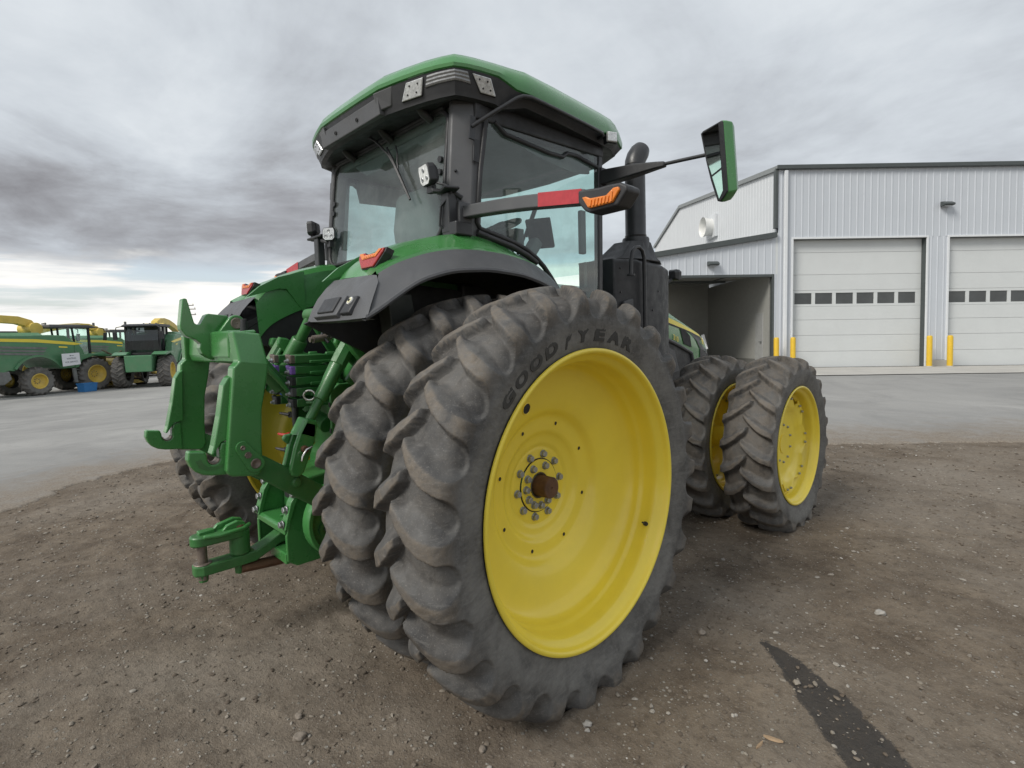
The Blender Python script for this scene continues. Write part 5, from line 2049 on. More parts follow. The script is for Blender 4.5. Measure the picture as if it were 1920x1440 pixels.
def hside(y, z, off=.003):
    nw = 1.0 if y < 3.6 else 1.0 - .13 * ((y - 3.6) / .76) ** 2
    cz = np.interp(y, [c[0] for c in crest], [c[1] for c in crest])
    d = cz - z
    x = np.interp(d, [-.035, -.028, -.004, .055, .11, .16, .30], [0, .20, .33, .405, .440, .452, .455])
    return (float(x) * nw + off, y, z)


def decal(name, pts, mat, off=.004, sub=4, mirror=False):
    m = MB()
    n = len(pts)
    if sub > 1 and n == 4:
        rows = []
        for i in range(sub + 1):
            t = i / sub
            a = [pts[0][k] * (1 - t) + pts[1][k] * t for k in (0, 1)]
            b = [pts[3][k] * (1 - t) + pts[2][k] * t for k in (0, 1)]
            rows.append([hside(a[0], a[1], off), hside(b[0], b[1], off)])
        m.loft(rows, False, (False, False))
    else:
        m.add([hside(y, z, off) for y, z in pts], [tuple(range(n))])
    return m.build(name, mat, hd, smooth=40, mirror=mirror)


for mir in (False, True):
    decal('yellow_stripe', [(2.6, 2.075), (4.19, 1.712), (4.17, 1.678), (2.6, 1.99)], YELLOW_STRIPE, .004, 24, mir)
    decal('stripe_edge', [(2.6, 1.992), (4.17, 1.679), (4.15, 1.668), (2.6, 1.972)], BLACK, .004, 24, mir)
    decal('air_vent', [(3.545, 1.790), (3.66, 1.772), (3.79, 1.70), (3.825, 1.565), (3.63, 1.615), (3.60, 1.68)], DARK, .006, 1, mir)
    decal('nose_panel', [(3.80, 1.738), (4.20, 1.655), (4.335, 1.48), (4.06, 1.55), (3.98, 1.63)], BLACK_TRIM, .006, 1, mir)
    decal('nose_grille', [(4.07, 1.545), (4.34, 1.47), (4.34, 1.30), (4.06, 1.28)], BLACK, .007, 1, mir)
m = MB()
m.add([(.39, 4.20, 1.70), (.395, 4.27, 1.71), (.395, 4.375, 1.53), (.40, 4.30, 1.525)], [(0, 1, 2, 3)])
m.build('headlamp', LENS, hd, smooth=0)
for body, y0, z0, h, wd, tilt in (('310', 3.385, 1.667, .062, .115, -.30), ('8R', 4.125, 1.600, .085, .085, -.30)):
    cu = bpy.data.curves.new('hood_number', 'FONT')
    cu.body = body
    cu.offset = .02
    ob = bpy.data.objects.new('hood_number', cu)
    COL.objects.link(ob)
    bpy.context.view_layer.update()
    me = bpy.data.meshes.new_from_object(ob.evaluated_get(bpy.context.evaluated_depsgraph_get()))
    bpy.data.objects.remove(ob)
    xs = [v.co.x for v in me.vertices]
    ys = [v.co.y for v in me.vertices]
    for v in me.vertices:
        u = (v.co.x - min(xs)) / (max(xs) - min(xs)) * wd
        w = (v.co.y - min(ys)) / (max(ys) - min(ys)) * h
        v.co = hside(y0 + u, z0 + w + u * tilt, .011)
    me.materials.append(YELLOW_STRIPE)
    link_mesh('hood_number', me, hd)
# engine bay seen below the hood side
m = MB()
m.box((0, 2.9, 1.15), (.80, 2.6, .75))
m.build('engine_block', DARK, hd, smooth=0, bevel=.04)
m = MB()
fr = [(2.6, 1.80), (3.17, 1.695), (3.50, 1.60), (3.79, 1.505), (3.85, 1.36), (3.87, 1.25)]
m.tube([(.465, y, z) for y, z in fr], .022, 8)
m.build('side_screen_frame', BLACK_TRIM, hd, smooth=40)
m = MB()
m.add([(.459, 2.6, 1.80), (.459, 3.17, 1.69), (.459, 3.79, 1.50), (.459, 3.86, 1.26), (.459, 3.5, 1.05), (.459, 2.6, 1.1)], [(0, 1, 2, 3, 4, 5)])
m.build('side_screen', BLACK, hd, smooth=0)
m = MB()
m.add([(.462, 3.20, 1.62), (.462, 3.42, 1.54), (.462, 3.52, 1.32), (.462, 3.38, 1.30)], [(0, 1, 2, 3)])
m.build('side_screen_pane', BLACK_TRIM, hd, smooth=0)

# chassis ------------------------------------------------------------
ch = empty('chassis', (0, 0, 0), tractor)
m = MB()
m.box((0, 1.6, .95), (.62, 3.0, .55))
m.box((0, 3.3, .85), (.40, 1.6, .4))
m.build('frame', BLACK, ch, smooth=0, bevel=.03)
m = MB()
for s in (1, -1):
    m.lathe([(0, .20), (.30, .19), (.34, .16), (1.05, .13), (1.05, .0)], (0, 0, 0), 28)
    k = 28 * 5
    m.v[-k:] = [((.28 + q[0]) * s, q[1], q[2] + REAR_Z) for q in m.v[-k:]]
    m.lathe([(0, .057), (.5, .057)], (0, 0, 0), 20)
    k = 40
    m.v[-k:] = [((1.0 + q[0]) * s, q[1], q[2] + REAR_Z) for q in m.v[-k:]]
m.build('rear_axle', GREEN_D, ch, smooth=40)
m = MB()
m.cyl((-1.02, WB, FRONT_Z), (1.02, WB, FRONT_Z), .085, .085, 20)
m.box((0, WB, FRONT_Z + .05), (1.5, .26, .20))
for s in (1, -1):
    m.cyl((s * .62, WB, FRONT_Z), (s * .98, WB, FRONT_Z), .17, .15, 24)
m.build('front_axle', GREEN_D, ch, smooth=35, bevel=.01)
m = MB()
m.cyl((1.0, WB, FRONT_Z), (1.60, WB, FRONT_Z), .10, .10, 24)
m.build('dual_hub', YELLOW, ch, smooth=35)
m = MB()
m.cyl((-1.0, WB, FRONT_Z), (-1.60, WB, FRONT_Z), .10, .10, 24)
m.build('dual_hub', YELLOW, ch, smooth=35)
m = MB()
for s in (1, -1):
    m.box((s * .60, 1.25, 1.0), (.50, 1.3, .72))
m.build('fuel_tank', BLACK, ch, smooth=0, bevel=.08, seg=4)
m = MB()
for k in range(4):
    m.box((-.95, 1.55, .55 + .34 * k), (.36, .34, .03))
m.box((-.78, 1.55, 1.0), (.03, .36, 1.3))
m.build('cab_step', BLACK_M, ch, smooth=0, bevel=.005)
# ------------------------------------------------------------------ tractor: rear housing, three-point linkage, quick hitch, drawbar
rh = empty('rear_housing', (0, 0, 0), tractor)
m = MB()
m.px([(-.42, .60), (-.42, 1.40), (-.34, 1.62), (-.20, 1.80), (.20, 1.90), (.60, 1.9), (.60, .50), (-.30, .50)], -.30, .36)
m.px([(-.50, .62), (-.50, 1.02), (-.40, 1.08), (-.40, .58)], -.22, .24)
m.build('gear_case', GREEN_D, rh, smooth=0, bevel=.02)
m = MB()
# pressed frame up to the rockshaft, triangular ribs
m.px([(-.50, 1.90), (-.47, 1.97), (-.40, 1.96), (-.12, 1.60), (-.30, 1.58)], .02, .05)
m.px([(-.50, 1.90), (-.47, 1.97), (-.40, 1.96), (-.12, 1.60), (-.30, 1.58)], -.13, -.10)
m.tube([(-.04, -.47, 1.93), (.10, -.36, 1.72), (.16, -.30, 1.60)], .022, 8)
m.cyl((-.16, -.46, 1.945), (.09, -.46, 1.945), .032, .032, 16)
m.px([(-.36, 1.72), (-.10, 1.98), (.0, 1.98), (.0, 1.6), (-.36, 1.6)], .10, .50)
m.build('rockshaft_bracket', GREEN_D, rh, smooth=30, bevel=.008)
m = MB()
m.cyl((-.62, -.33, 1.55), (.66, -.33, 1.55), .075, .075, 24)
m.cyl((.55, -.33, 1.55), (.68, -.33, 1.55), .105, .095, 24)
m.cyl((.68, -.33, 1.55), (.70, -.33, 1.55), .06, .055, 20)
m.build('rockshaft', GREEN_D, rh, smooth=35)
# side plate with slots, right of the valve stack
m = MB()
m.px([(-.60, 1.10), (-.60, 1.46), (-.54, 1.50), (-.36, 1.50), (-.30, 1.10)], .335, .36)
m.px([(-.58, 1.53), (-.40, 1.78), (-.10, 1.72), (-.05, 1.42), (-.36, 1.36)], .50, .535)
m.build('rear_plate', GREEN_D, rh, smooth=0, bevel=.006)
m = MB()
for z in (1.20, 1.36):
    m.px([(-.605, z), (-.602, z), (-.602, z + .03), (-.605, z + .03)], .338, .357)
    m.box((.362, -.50, z), (.004, .03, .04))
m.box((.365, -.44, 1.02), (.012, .14, .10))
m.build('plate_slot', DARK, rh, smooth=0)
# selective control valves: a stack of sections with coupler ends
for col, x in enumerate((.115, -.14)):
    for k in range(5):
        z = 1.655 - .068 * k
        m = MB()
        m.box((x, -.57, z), (.078, .30, .050))
        m.box((x, -.52, z - .020), (.10, .22, .020))
        m.cyl((x, -.50, z + .026), (x, -.44, z + .026), .014, .014, 10)
        v = m.build('control_valve', GREEN_D, rh, smooth=30, bevel=.006)
        m = MB()
        m.box((x, -.732, z), (.072, .034, .052))
        m.box((x - .03, -.735, z + .02), (.03, .03, .018), Matrix.Rotation(.5, 3, 'Y'))
        m.build('valve_cap', (WORN, PURPLE, BLACK, BLACK_TRIM, BLACK)[k], v, smooth=0, bevel=.006)
        m = MB()
        m.cyl((x, -.75, z - .010), (x, -.757, z - .010), .017, .015, 14)
        m.cyl((x, -.757, z - .010), (x, -.772, z - .010), .010, .008, 10)
        m.build('coupler', STEEL, v, smooth=30)
for p, mt in (((.0, -.70, 1.42), BLUE), ((.02, -.72, 1.30), BLACK), ((.03, -.74, 1.17), RED), ((.03, -.76, 1.08), BLACK)):
    m = MB()
    m.cyl(p, (p[0] - .02, p[1] + .10, p[2]), .020, .018, 12)
    m.tube([(p[0], p[1], p[2]), (p[0] - .04, p[1] - .035, p[2] + .01), (p[0] - .075, p[1] - .03, p[2] + .008)], [.012, .008, .006], 8)
    m.build('hose_coupler', mt, rh, smooth=40)
m = MB()
m.tube([(.05, -.68, 1.42), (.06, -.70, 1.30), (.06, -.69, 1.15), (.10, -.66, 1.02)], .022, 8)
m.tube([(-.02, -.62, 1.40), (.02, -.66, 1.25), (.0, -.64, 1.0)], .016, 8)
m.build('hydraulic_hose', BLACK, rh, smooth=60)
m = MB()
m.cyl((.24, -.64, 1.775), (.24, -.52, 1.79), .024, .022, 16)
m.cyl((.24, -.645, 1.775), (.24, -.66, 1.773), .016, .016, 14)
m.build('breather_fitting', WORN, rh, smooth=40)
m = MB()
m.box((.28, -.50, 1.86), (.16, .04, .14))
for k in range(3):
    m.box((.23 + .04 * k, -.53, 1.85 - .01 * k), (.018, .05, .10))
m.tube([(.20, -.55, 1.82), (.24, -.58, 1.80), (.27, -.55, 1.75)], .012, 6)
m.build('sensor_block', BLACK, rh, smooth=0, bevel=.004)
m = MB()
m.box((.28, -.485, 1.865), (.18, .016, .16))
m.build('sensor_plate', GREEN, rh, smooth=0, bevel=.004)
# wire ring, strap and small guard right of the lift link
m = MB()
c = Vector((.44, -.56, 1.215))
m.tube([c + Vector((.8 * .045 * math.cos(a), .6 * .045 * math.cos(a), .045 * math.sin(a))) for a in (2 * math.pi * k / 24 for k in range(24))], .0035, 6, closed=True)
for k in range(3):
    a = 2.1 * k + .5
    m.tube([c, c + Vector((.036 * math.cos(a), .027 * math.cos(a), .045 * math.sin(a)))], .003, 5)
m.build('wire_ring', STEEL, rh, smooth=60)
m = MB()
m.tube([(.52, -.42, 1.15), (.52, -.50, 1.08), (.52, -.58, 1.00), (.51, -.66, .935), (.51, -.69, .92)], .008, 6, flat=.5)
m.tube([(.51, -.69, .92), (.51, -.70, .84), (.51, -.745, .83), (.51, -.81, .85)], .010, 6, flat=.4)
m.tube([(.44, -.54, 1.14), (.47, -.50, 1.12), (.48, -.47, 1.06)], .006, 6)
m.build('linkage_cable', GREEN, rh, smooth=60)

# lift arms, lift links, lower links (mirrored pairs) -----------------
for mir in (False, True):
    m = MB()
    m.px([(-.33, 1.65), (-.43, 1.70), (-.52, 1.79), (-.585, 1.80), (-.60, 1.75), (-.55, 1.68), (-.44, 1.56), (-.40, 1.47), (-.30, 1.46), (-.24, 1.52), (-.26, 1.62)], .545, .605)
    m.px([(-.33, 1.65), (-.43, 1.70), (-.52, 1.79), (-.585, 1.80), (-.60, 1.75), (-.55, 1.68), (-.44, 1.56), (-.40, 1.47), (-.30, 1.46)], .415, .450)
    m.build('lift_arm', GREEN, tractor, smooth=0, mirror=mir, bevel=.012)
    a, b, c, d = Vector((.50, -.545, 1.735)), Vector((.50, -.790, 1.340)), Vector((.50, -.825, 1.290)), Vector((.50, -.915, 1.050))
    ax = (b - a).normalized()
    m = MB()
    side = Vector((1, 0, 0))
    fw = side.cross(ax).normalized()
    def LP(t, u, v):
        return a + ax * t + side * u + fw * v
    m.tube([LP(-.055, 0, 0), LP(-.05, 0, 0), LP(.13, 0, 0)], [.035, .048, .050], 8)
    m.tube([LP(.13, 0, 0), LP(.135, 0, 0), LP(.355, 0, 0), LP(.36, 0, 0)], [.046, .042, .040, .034], 20)
    m.tube([LP(.36, 0, 0), LP(.49, 0, 0)], .027, 18)
    m.tube([LP(.00, -.055, -.01), LP(.01, -.068, -.01), LP(.22, -.055, -.01), LP(.30, -.045, 0)], [.02, .014, .013, .012], 10)
    m.build('lift_link', GREEN_D, tractor, smooth=30, mirror=mir)
    m = MB()
    m.tube([LP(.488, 0, 0), LP(.545, 0, 0)], .028, 18)
    m.build('lift_link_collar', CHROME, tractor, smooth=40, mirror=mir)
    cl = (d - c).normalized()
    f2 = side.cross(cl).normalized()
    def CP(t, u, v):
        return c + cl * t + side * u + f2 * v
    m = MB()
    for s in (-1, 1):
        oo = [(-.03, -.035), (.04, -.05), (.12, -.052), (.245, -.042), (.275, -.02), (.275, .02), (.245, .042), (.08, .05), (.02, .045), (-.03, .03)]
        m.prism(oo, .030 * s, .062 * s, lambda u, v, w: CP(u, w, v))
    m.prism([(-.045, -.034), (.055, -.05), (.055, .05), (-.045, .034)], -.062, .062, lambda u, v, w: CP(u, w, v))
    m.prism([(.055, -.05), (.075, -.09), (.10, -.09), (.12, -.05)], -.030, -.062, lambda u, v, w: CP(u, w, v))
    cv = m.build('lift_link_clevis', GREEN, tractor, smooth=0, mirror=mir, bevel=.010)
    m = MB()
    m.cyl(CP(.12, .058, .0), CP(.12, .090, .0), .020, .018, 16)
    m.build('clevis_pin', RUST, cv, smooth=40, mirror=mir)
    m = MB()
    m.tube([CP(.10, .086, .03), CP(.12, .092, .0), CP(.16, .09, -.01), CP(.185, .088, -.005)], .006, 6)
    m.build('clevis_clip', CHROME, cv, smooth=60, mirror=mir)
    # lower link
    m = MB()
    rings = []
    for y, z, h, w, x in ((-1.20, 1.185, .045, .022, .505), (-1.10, 1.125, .055, .024, .50), (-.95, 1.015, .060, .022, .495), (-.75, .865, .062, .022, .48), (-.55, .72, .060, .022, .465), (-.35, .60, .058, .024, .44), (-.22, .56, .05, .026, .43)):
        dz = Vector((0, .62, .78))
        rings.append([(x - w, y + h * dz.y * -1, z - h * dz.z), (x + w, y - h * dz.y, z - h * dz.z), (x + w, y + h * dz.y, z + h * dz.z), (x - w, y + h * dz.y, z + h * dz.z)])
    m.loft(rings)
    m.prism(arcp(-.90, .99, .028, 0, 360, 15)[:-1], .455, .530, lambda u, v, w: (w, u, v))
    m.build('lower_link', GREEN_D, tractor, smooth=0, mirror=mir, bevel=.010)
    # sway block drum beside the drawbar frame
    m = MB()
    dr = arcp(-.56, .67, .235, 75, 285, 22)
    m.px(dr + [(-.46, .46), (-.30, .46), (-.30, .90), (-.46, .90)], .31, .345)
    m.px(arcp(-.56, .67, .235, 75, 285, 22) + arcp(-.56, .67, .205, 285, 75, 22), .345, .40)
    m.build('sway_block', GREEN, tractor, smooth=30, mirror=mir, bevel=.006)
    m = MB()
    m.lathe([(0, .05), (.018, .05), (.018, .032), (.006, .030), (.006, .0)], (.345, -.66, .625), 20)
    m.build('sway_boss', GREEN_D, tractor, smooth=30, mirror=mir)
    m = MB()
    m.cyl((.35, -.66, .625), (.372, -.66, .625), .018, .016, 6)
    m.build('sway_bolt', STEEL, tractor, smooth=20, mirror=mir)
    m = MB()
    m.box((.347, -.63, .70), (.006, .05, .18), Matrix.Rotation(-.2, 3, 'X'))
    m.build('sway_slot', RUST, tractor, smooth=0, mirror=mir)

# hydraulic lift cylinder seen between the hitch and the fender, and the centre link
m = MB()
p0, p1, p2 = Vector((-.16, -.455, 1.935)), Vector((-.26, -.50, 1.78)), Vector((-.50, -.62, 1.42))
m.cyl(p0, p1, .040, .036, 16)
m.tube([p1, p1 + (p2 - p1) * .02, p2], [.05, .056, .056], 18)
m.cyl(p0 + Vector((-.04, -.01, .01)), p0 + Vector((.06, .01, .01)), .045, .045, 18)
m.tube([(-.36, -.60, 1.66), (-.40, -.62, 1.60), (-.46, -.66, 1.50)], [.03, .022, .02], 10)
m.build('lift_cylinder', GREEN_D, tractor, smooth=35)
tl = empty('center_link', (0, 0, 0), tractor)
m = MB()
a, b = Vector((0, -1.03, 1.82)), Vector((0, -.63, 1.33))
d = (b - a).normalized()
m.tube([a, a + d * .20], .034, 14)
m.tube([a + d * .18, a + d * .19, a + d * .44, a + d * .45], [.04, .052, .052, .04], 16)
m.tube([a + d * .45, b], .030, 14)
m.build('link_tube', GREEN_D, tl, smooth=35)
m = MB()
m.lathe([(-.035, .085), (-.035, .04), (.035, .04), (.035, .085), (-.035, .085)], (0.0, -.60, 1.34), 28)
m.cyl((-.10, -.55, 1.30), (.14, -.52, 1.22), .045, .055, 18)
m.build('link_eye', GREEN_D, tl, smooth=35, bevel=.004)
m = MB()
m.tube([(.06, -1.02, 1.74), (.10, -.95, 1.70), (.11, -.80, 1.52), (.10, -.72, 1.41), (.14, -.66, 1.38), (.22, -.62, 1.385)], [.02, .018, .015, .013, .012, .010], 10)
m.build('link_handle', GREEN, tl, smooth=60)
m = MB()
c = Vector((.20, -.66, 1.43))
m.tube([c + Vector((.02 * math.cos(a), .028 * math.cos(a), .030 * math.sin(a))) for a in (2 * math.pi * k / 16 for k in range(16))], .007, 7, closed=True)
m.build('link_ring', CHROME, tl, smooth=60)

# quick hitch ---------------------------------------------------------
qh = empty('quick_hitch', (0, 0, 0), tractor)
for mir in (False, True):
    m = MB()
    lowp = [(-1.176, 1.672), (-1.030, 1.652), (-1.045, 1.56), (-1.075, 1.42), (-1.085, 1.25), (-1.085, 1.115), (-1.100, 1.085), (-1.125, 1.076), (-1.235, 1.094), (-1.258, 1.108), (-1.266, 1.13), (-1.205, 1.642)]
    n = len(lowp)
    A = [(.462, p[0], p[1]) for p in lowp]
    B = [(.553, p[0], p[1]) for p in lowp]
    Ta = [(.420, -1.186, 1.828), (.420, -1.045, 1.812)]
    Tb = [(.503, -1.186, 1.828), (.503, -1.045, 1.812)]
    o_ = 2 * n
    m.add(A + B + Ta + Tb, [tuple(range(n))[::-1], tuple(range(n, 2 * n))] + [(i, (i + 1) % n, n + (i + 1) % n, n + i) for i in range(1, n)]
          + [(n, n + 1, o_ + 3, o_ + 2), (1, 0, o_, o_ + 1), (0, n, o_ + 2, o_), (n + 1, 1, o_ + 1, o_ + 3), (o_, o_ + 2, o_ + 3, o_ + 1)])
    m.build('hitch_upright', GREEN, qh, smooth=0, mirror=mir, bevel=.010, seg=3)
    # latch plate above the hook, then the hook itself
    m = MB()
    m.px([(-1.20, 1.605), (-1.222, 1.592), (-1.245, 1.555), (-1.272, 1.40), (-1.305, 1.255), (-1.318, 1.215), (-1.308, 1.215), (-1.268, 1.272), (-1.215, 1.285)], .440, .515)
    m.build('latch_plate', GREEN, qh, smooth=0, mirror=mir, bevel=.006)
    m = MB()
    hook = [(-1.225, 1.272), (-1.270, 1.268), (-1.280, 1.235), (-1.280, 1.190)] + arcp(-1.308, 1.195, .028, 0, -180, 8)[1:] + [(-1.338, 1.215), (-1.345, 1.236), (-1.418, 1.247), (-1.424, 1.205), (-1.412, 1.170), (-1.392, 1.142), (-1.362, 1.122), (-1.320, 1.110), (-1.225, 1.100)]
    m.px(hook, .450, .512)
    ho = m.build('lower_hook', GREEN, qh, smooth=0, mirror=mir, bevel=.008, seg=2)
    m = MB()
    m.px(arcp(-1.308, 1.195, .0285, -8, -172, 10) + arcp(-1.308, 1.195, .0225, -172, -8, 10), .448, .514)
    m.build('hook_seat', WORN, ho, smooth=30, mirror=mir)
    m = MB()
    rec = [(-1.392, 1.196), (-1.376, 1.160), (-1.345, 1.142), (-1.300, 1.136), (-1.270, 1.146), (-1.268, 1.160), (-1.300, 1.152), (-1.336, 1.158), (-1.36, 1.180), (-1.366, 1.202)]
    m.px(rec, .511, .514)
    m.build('hook_pocket', GREEN_D, ho, smooth=0, mirror=mir)
    m = MB()
    sl = arcp(-1.185, 1.235, .034, 20, 200, 10) + arcp(-1.125, 1.145, .046, 210, 380, 12)
    m.px(sl, .552, .562)
    m.build('hitch_cover', GREEN, qh, smooth=0, mirror=mir, bevel=.003)
    m = MB()
    for y, z, r in ((-1.125, 1.145, .026), (-1.185, 1.235, .012)):
        m.lathe([(.562, r), (.566, r), (.568, r * .85), (.564, r * .3), (.562, 0)], (0, y, z), 22)
    m.cyl((.56, -1.162, 1.195), (.574, -1.162, 1.195), .018, .017, 6)
    m.build('hitch_pin', GREEN_D if mir else WORN, qh, smooth=30, mirror=mir)
    m = MB()
    m.prism([(-.012, -.02), (.012, -.02), (.012, .02), (-.012, .02)], 0, .01, lambda u, v, w: (.565 + 0 * w, -1.28, 1.3)) if False else None
m = MB()
# cross beam and its centre box
m.px([(-1.155, 1.70), (-1.155, 1.825), (-1.05, 1.835), (-1.04, 1.72), (-1.06, 1.66), (-1.14, 1.655)], -.46, .46)
m.box((.18, -1.10, 1.76), (.34, .125, .15))
m.build('hitch_beam', GREEN, qh, smooth=0, bevel=.012)
m = MB()
m.px([(-1.157, 1.668), (-1.157, 1.715), (-1.152, 1.72), (-1.10, 1.65)], .14, .44)
m.build('beam_gusset', GREEN_D, qh, smooth=0, bevel=.004)
m = MB()
top = [(-1.283, 2.024), (-1.269, 2.021), (-1.243, 1.905), (-1.238, 1.885), (-1.221, 1.875), (-1.205, 1.882), (-1.178, 1.932), (-1.162, 1.939), (-1.060, 1.928), (-1.045, 1.84), (-1.05, 1.72), (-1.095, 1.672), (-1.135, 1.668), (-1.176, 1.687), (-1.207, 1.712), (-1.219, 1.744), (-1.213, 1.771), (-1.237, 1.793), (-1.284, 1.813), (-1.309, 1.852), (-1.311, 1.875), (-1.291, 2.018)]
m.px(top, -.030, .042)
m.build('top_hook', GREEN, qh, smooth=0, bevel=.007)
m = MB()
m.px([(-1.135, 1.832), (-1.085, 1.90)] + arcp(-1.040, 1.880, .048, 140, 0, 9) + [(-.99, 1.832)], .085, .125)
m.build('hitch_lug', GREEN, qh, smooth=30, bevel=.006)
m = MB()
m.px([(-1.135, 1.832), (-1.085, 1.90)] + arcp(-1.040, 1.880, .048, 140, 0, 9) + [(-.99, 1.832)], -.11, -.07)
m.build('hitch_lug', GREEN, qh, smooth=30, bevel=.006)
m = MB()
m.lathe([(.12, .033), (.129, .033), (.131, .029), (.128, .006), (.131, .0)], (0, -1.040, 1.880), 24)
m.build('top_pin', WORN, qh, smooth=30)
m = MB()
m.cyl((.36, -1.08, 1.828), (.365, -1.08, 1.895), .020, .016, 14)
m.build('storage_pin', BLACK, qh, smooth=40)
m = MB()
m.box((.055, -1.14, 1.79), (.02, .02, .09))
m.build('hitch_spring', DARK, qh, smooth=0)

# drawbar -------------------------------------------------------------
db = empty('drawbar', (0, 0, 0), tractor)
m = MB()
# lower bar, bent up under the tractor
path = [(-1.315, .462), (-1.27, .462), (-1.08, .462), (-.98, .466), (-.90, .50), (-.83, .535), (-.70, .545), (-.40, .545)]
rings = []
for y, z in path:
    w = .052 if y > -1.30 else .030
    rings.append([(-w, y, z - .032), (w, y, z - .032), (w, y, z + .032), (-w, y, z + .032)])
m.loft(rings)
m.build('drawbar_beam', GREEN_D, db, smooth=0, bevel=.010)
m = MB()
m.tube([(0.01, -1.06, .405), (.01, -.85, .385), (.01, -.60, .375), (.01, -.30, .375)], .030, 10, flat=1.5)
m.build('support_bar', RUST, db, smooth=40)
m = MB()
m.loft([[(x, y, z) for x, y in arcp(0, -1.075, .064, 0, 180, 10) + arcp(0, -1.268, .056, 180, 360, 10)] for z in (.604, .664)])
m.prism(arcp(0, -1.055, .058, 0, 360, 18)[:-1], .494, .64, lambda u, v, w: (u, v, w))
m.build('hammer_strap', GREEN_D, db, smooth=30, bevel=.010)
m = MB()
m.tube([(.058, -1.265, .662), (.066, -1.18, .652), (.064, -1.05, .660), (.03, -1.0, .668)], .013, 8)
m.px([(-1.20, .66), (-1.17, .695), (-1.08, .715), (-1.03, .70), (-1.02, .66)], -.045, -.015)
m.px([(-1.16, .66), (-1.13, .69), (-1.07, .705), (-1.03, .69), (-1.02, .66)], .005, .035)
m.box((-.01, -1.235, .672), (.05, .085, .022))
m.build('pin_latch', GREEN, db, smooth=30, bevel=.006)
m = MB()
m.cyl((0, -1.262, .40), (0, -1.262, .64), .0265, .0265, 20)
m.lathe([(.494, .050), (.499, .047), (.500, .027)], (0, -1.262, 0), 24, axis='z')
m.build('hitch_pin', WORN, db, smooth=35)
m = MB()
m.cyl((0, -1.262, .385), (0, -1.262, .430), .026, .030, 6)
m.cyl((0, -1.06, .375), (0, -1.06, .430), .030, .034, 6)
m.build('pin_nut', GREEN_D, db, smooth=20, bevel=.004)
m = MB()
m.cyl((0, -1.055, .660), (0, -1.055, .676), .045, .040, 18)
m.cyl((-.02, -1.02, .50), (-.02, -1.02, .655), .030, .03, 14)
m.build('strap_bolt', RUST, db, smooth=35, bevel=.004)
# drawbar frame: two cheeks, rear cross plates, flanges with bolts
for s in (1, -1):
    m = MB()
    m.px([(-.86, .44), (-.86, .60), (-.835, .70), (-.80, .86), (-.72, .86), (-.50, .86), (-.45, .40), (-.80, .40)], s * .205, s * .232)
    m.build('frame_cheek', GREEN, db, smooth=0, bevel=.006)
m = MB()
m.px([(-.868, .605), (-.868, .64), (-.85, .652), (-.60, .652), (-.60, .615)], -.225, .225)
m.px([(-.868, .425), (-.868, .490), (-.60, .49), (-.60, .425)], -.02, .225)
m.px([(-.868, .425), (-.868, .61), (-.845, .61), (-.845, .425)], -.235, -.205)
m.build('frame_cross_plate', GREEN, db, smooth=0, bevel=.006)
for s in (1, -1):
    m = MB()
    m.px([(-.875, .64), (-.86, .70), (-.83, .80), (-.79, .86), (-.76, .86), (-.80, .79), (-.835, .69), (-.845, .64)], s * .185, s * .25)
    m.build('frame_flange', GREEN, db, smooth=0, bevel=.005)
for (x, y, z) in ((.215, -.872, .672), (.215, -.845, .755), (.235, -.80, .845), (-.215, -.872, .672), (-.215, -.845, .755), (-.235, -.80, .845)):
    o = inst(bolt_proto, 'bolt', db, (x, y, z), (0, 0, -math.pi / 2), (1.15, 1.15, 1.15))
m = MB()
m.tube([(.0, -.80, .66), (.03, -.76, .675), (.07, -.77, .66), (.10, -.72, .67), (.05, -.70, .668)], .006, 6)
m.tube([(.12, -.80, .66), (.15, -.77, .668), (.17, -.74, .66)], .005, 6)
m.build('safety_chain_clip', GREEN_D, db, smooth=60)
m = MB()
m.px([(-.70, .66), (-.70, .92), (-.42, .95), (-.42, .66)], -.20, .20)
m.px([(-.78, .70), (-.74, .90), (-.70, .90), (-.70, .70)], .06, .085)
m.build('pto_housing', GREEN_D, db, smooth=0, bevel=.015)
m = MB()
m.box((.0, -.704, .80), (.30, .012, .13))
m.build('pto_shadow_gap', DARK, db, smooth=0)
# ------------------------------------------------------------------ parked forage harvesters in the west
HGREEN = simple('hazed_green_paint', (.070, .205, .098), .42, var=.10, vscale=2.0, dust=.35, dustcol=(.17, .18, .13))  # base green lightened to stand in for distance haze; dust on top
HYEL = simple('dusty_yellow_paint', (.64, .47, .09), .5, var=.12, vscale=3.0, dust=.35, dustcol=(.34, .28, .17))
HGREY = simple('dusty_grey_plastic', (.15, .155, .15), .6, var=.2, vscale=4)
HMACH = simple('dusty_machinery', (.17, .13, .095), .7, var=.4, vscale=5, bump=.4, bscale=20)
HTOOTH = simple('pale_yellow_plastic', (.66, .55, .20), .5)
FT = [(0, .94), (.15, .935), (.27, .915), (.33, .88), (.355, .82), (.35, .72), (.33, .62), (.30, .56), (.29, .53)]
far_front, _ = tyre_mesh('harvester_tyre', FT, .055, 19, .97, 0, 360, 60, lug_w=.035, s_shoulder=.30, side=.10, mat=RUBBER_FAR, seed=3)
RT = [(0, .76), (.14, .755), (.24, .735), (.29, .70), (.31, .64), (.30, .56), (.28, .48), (.26, .43), (.25, .41)]
far_rear, _ = tyre_mesh('harvester_tyre', RT, .05, 17, .79, 0, 320, 56, lug_w=.032, s_shoulder=.27, side=.09, mat=RUBBER_FAR, seed=5)


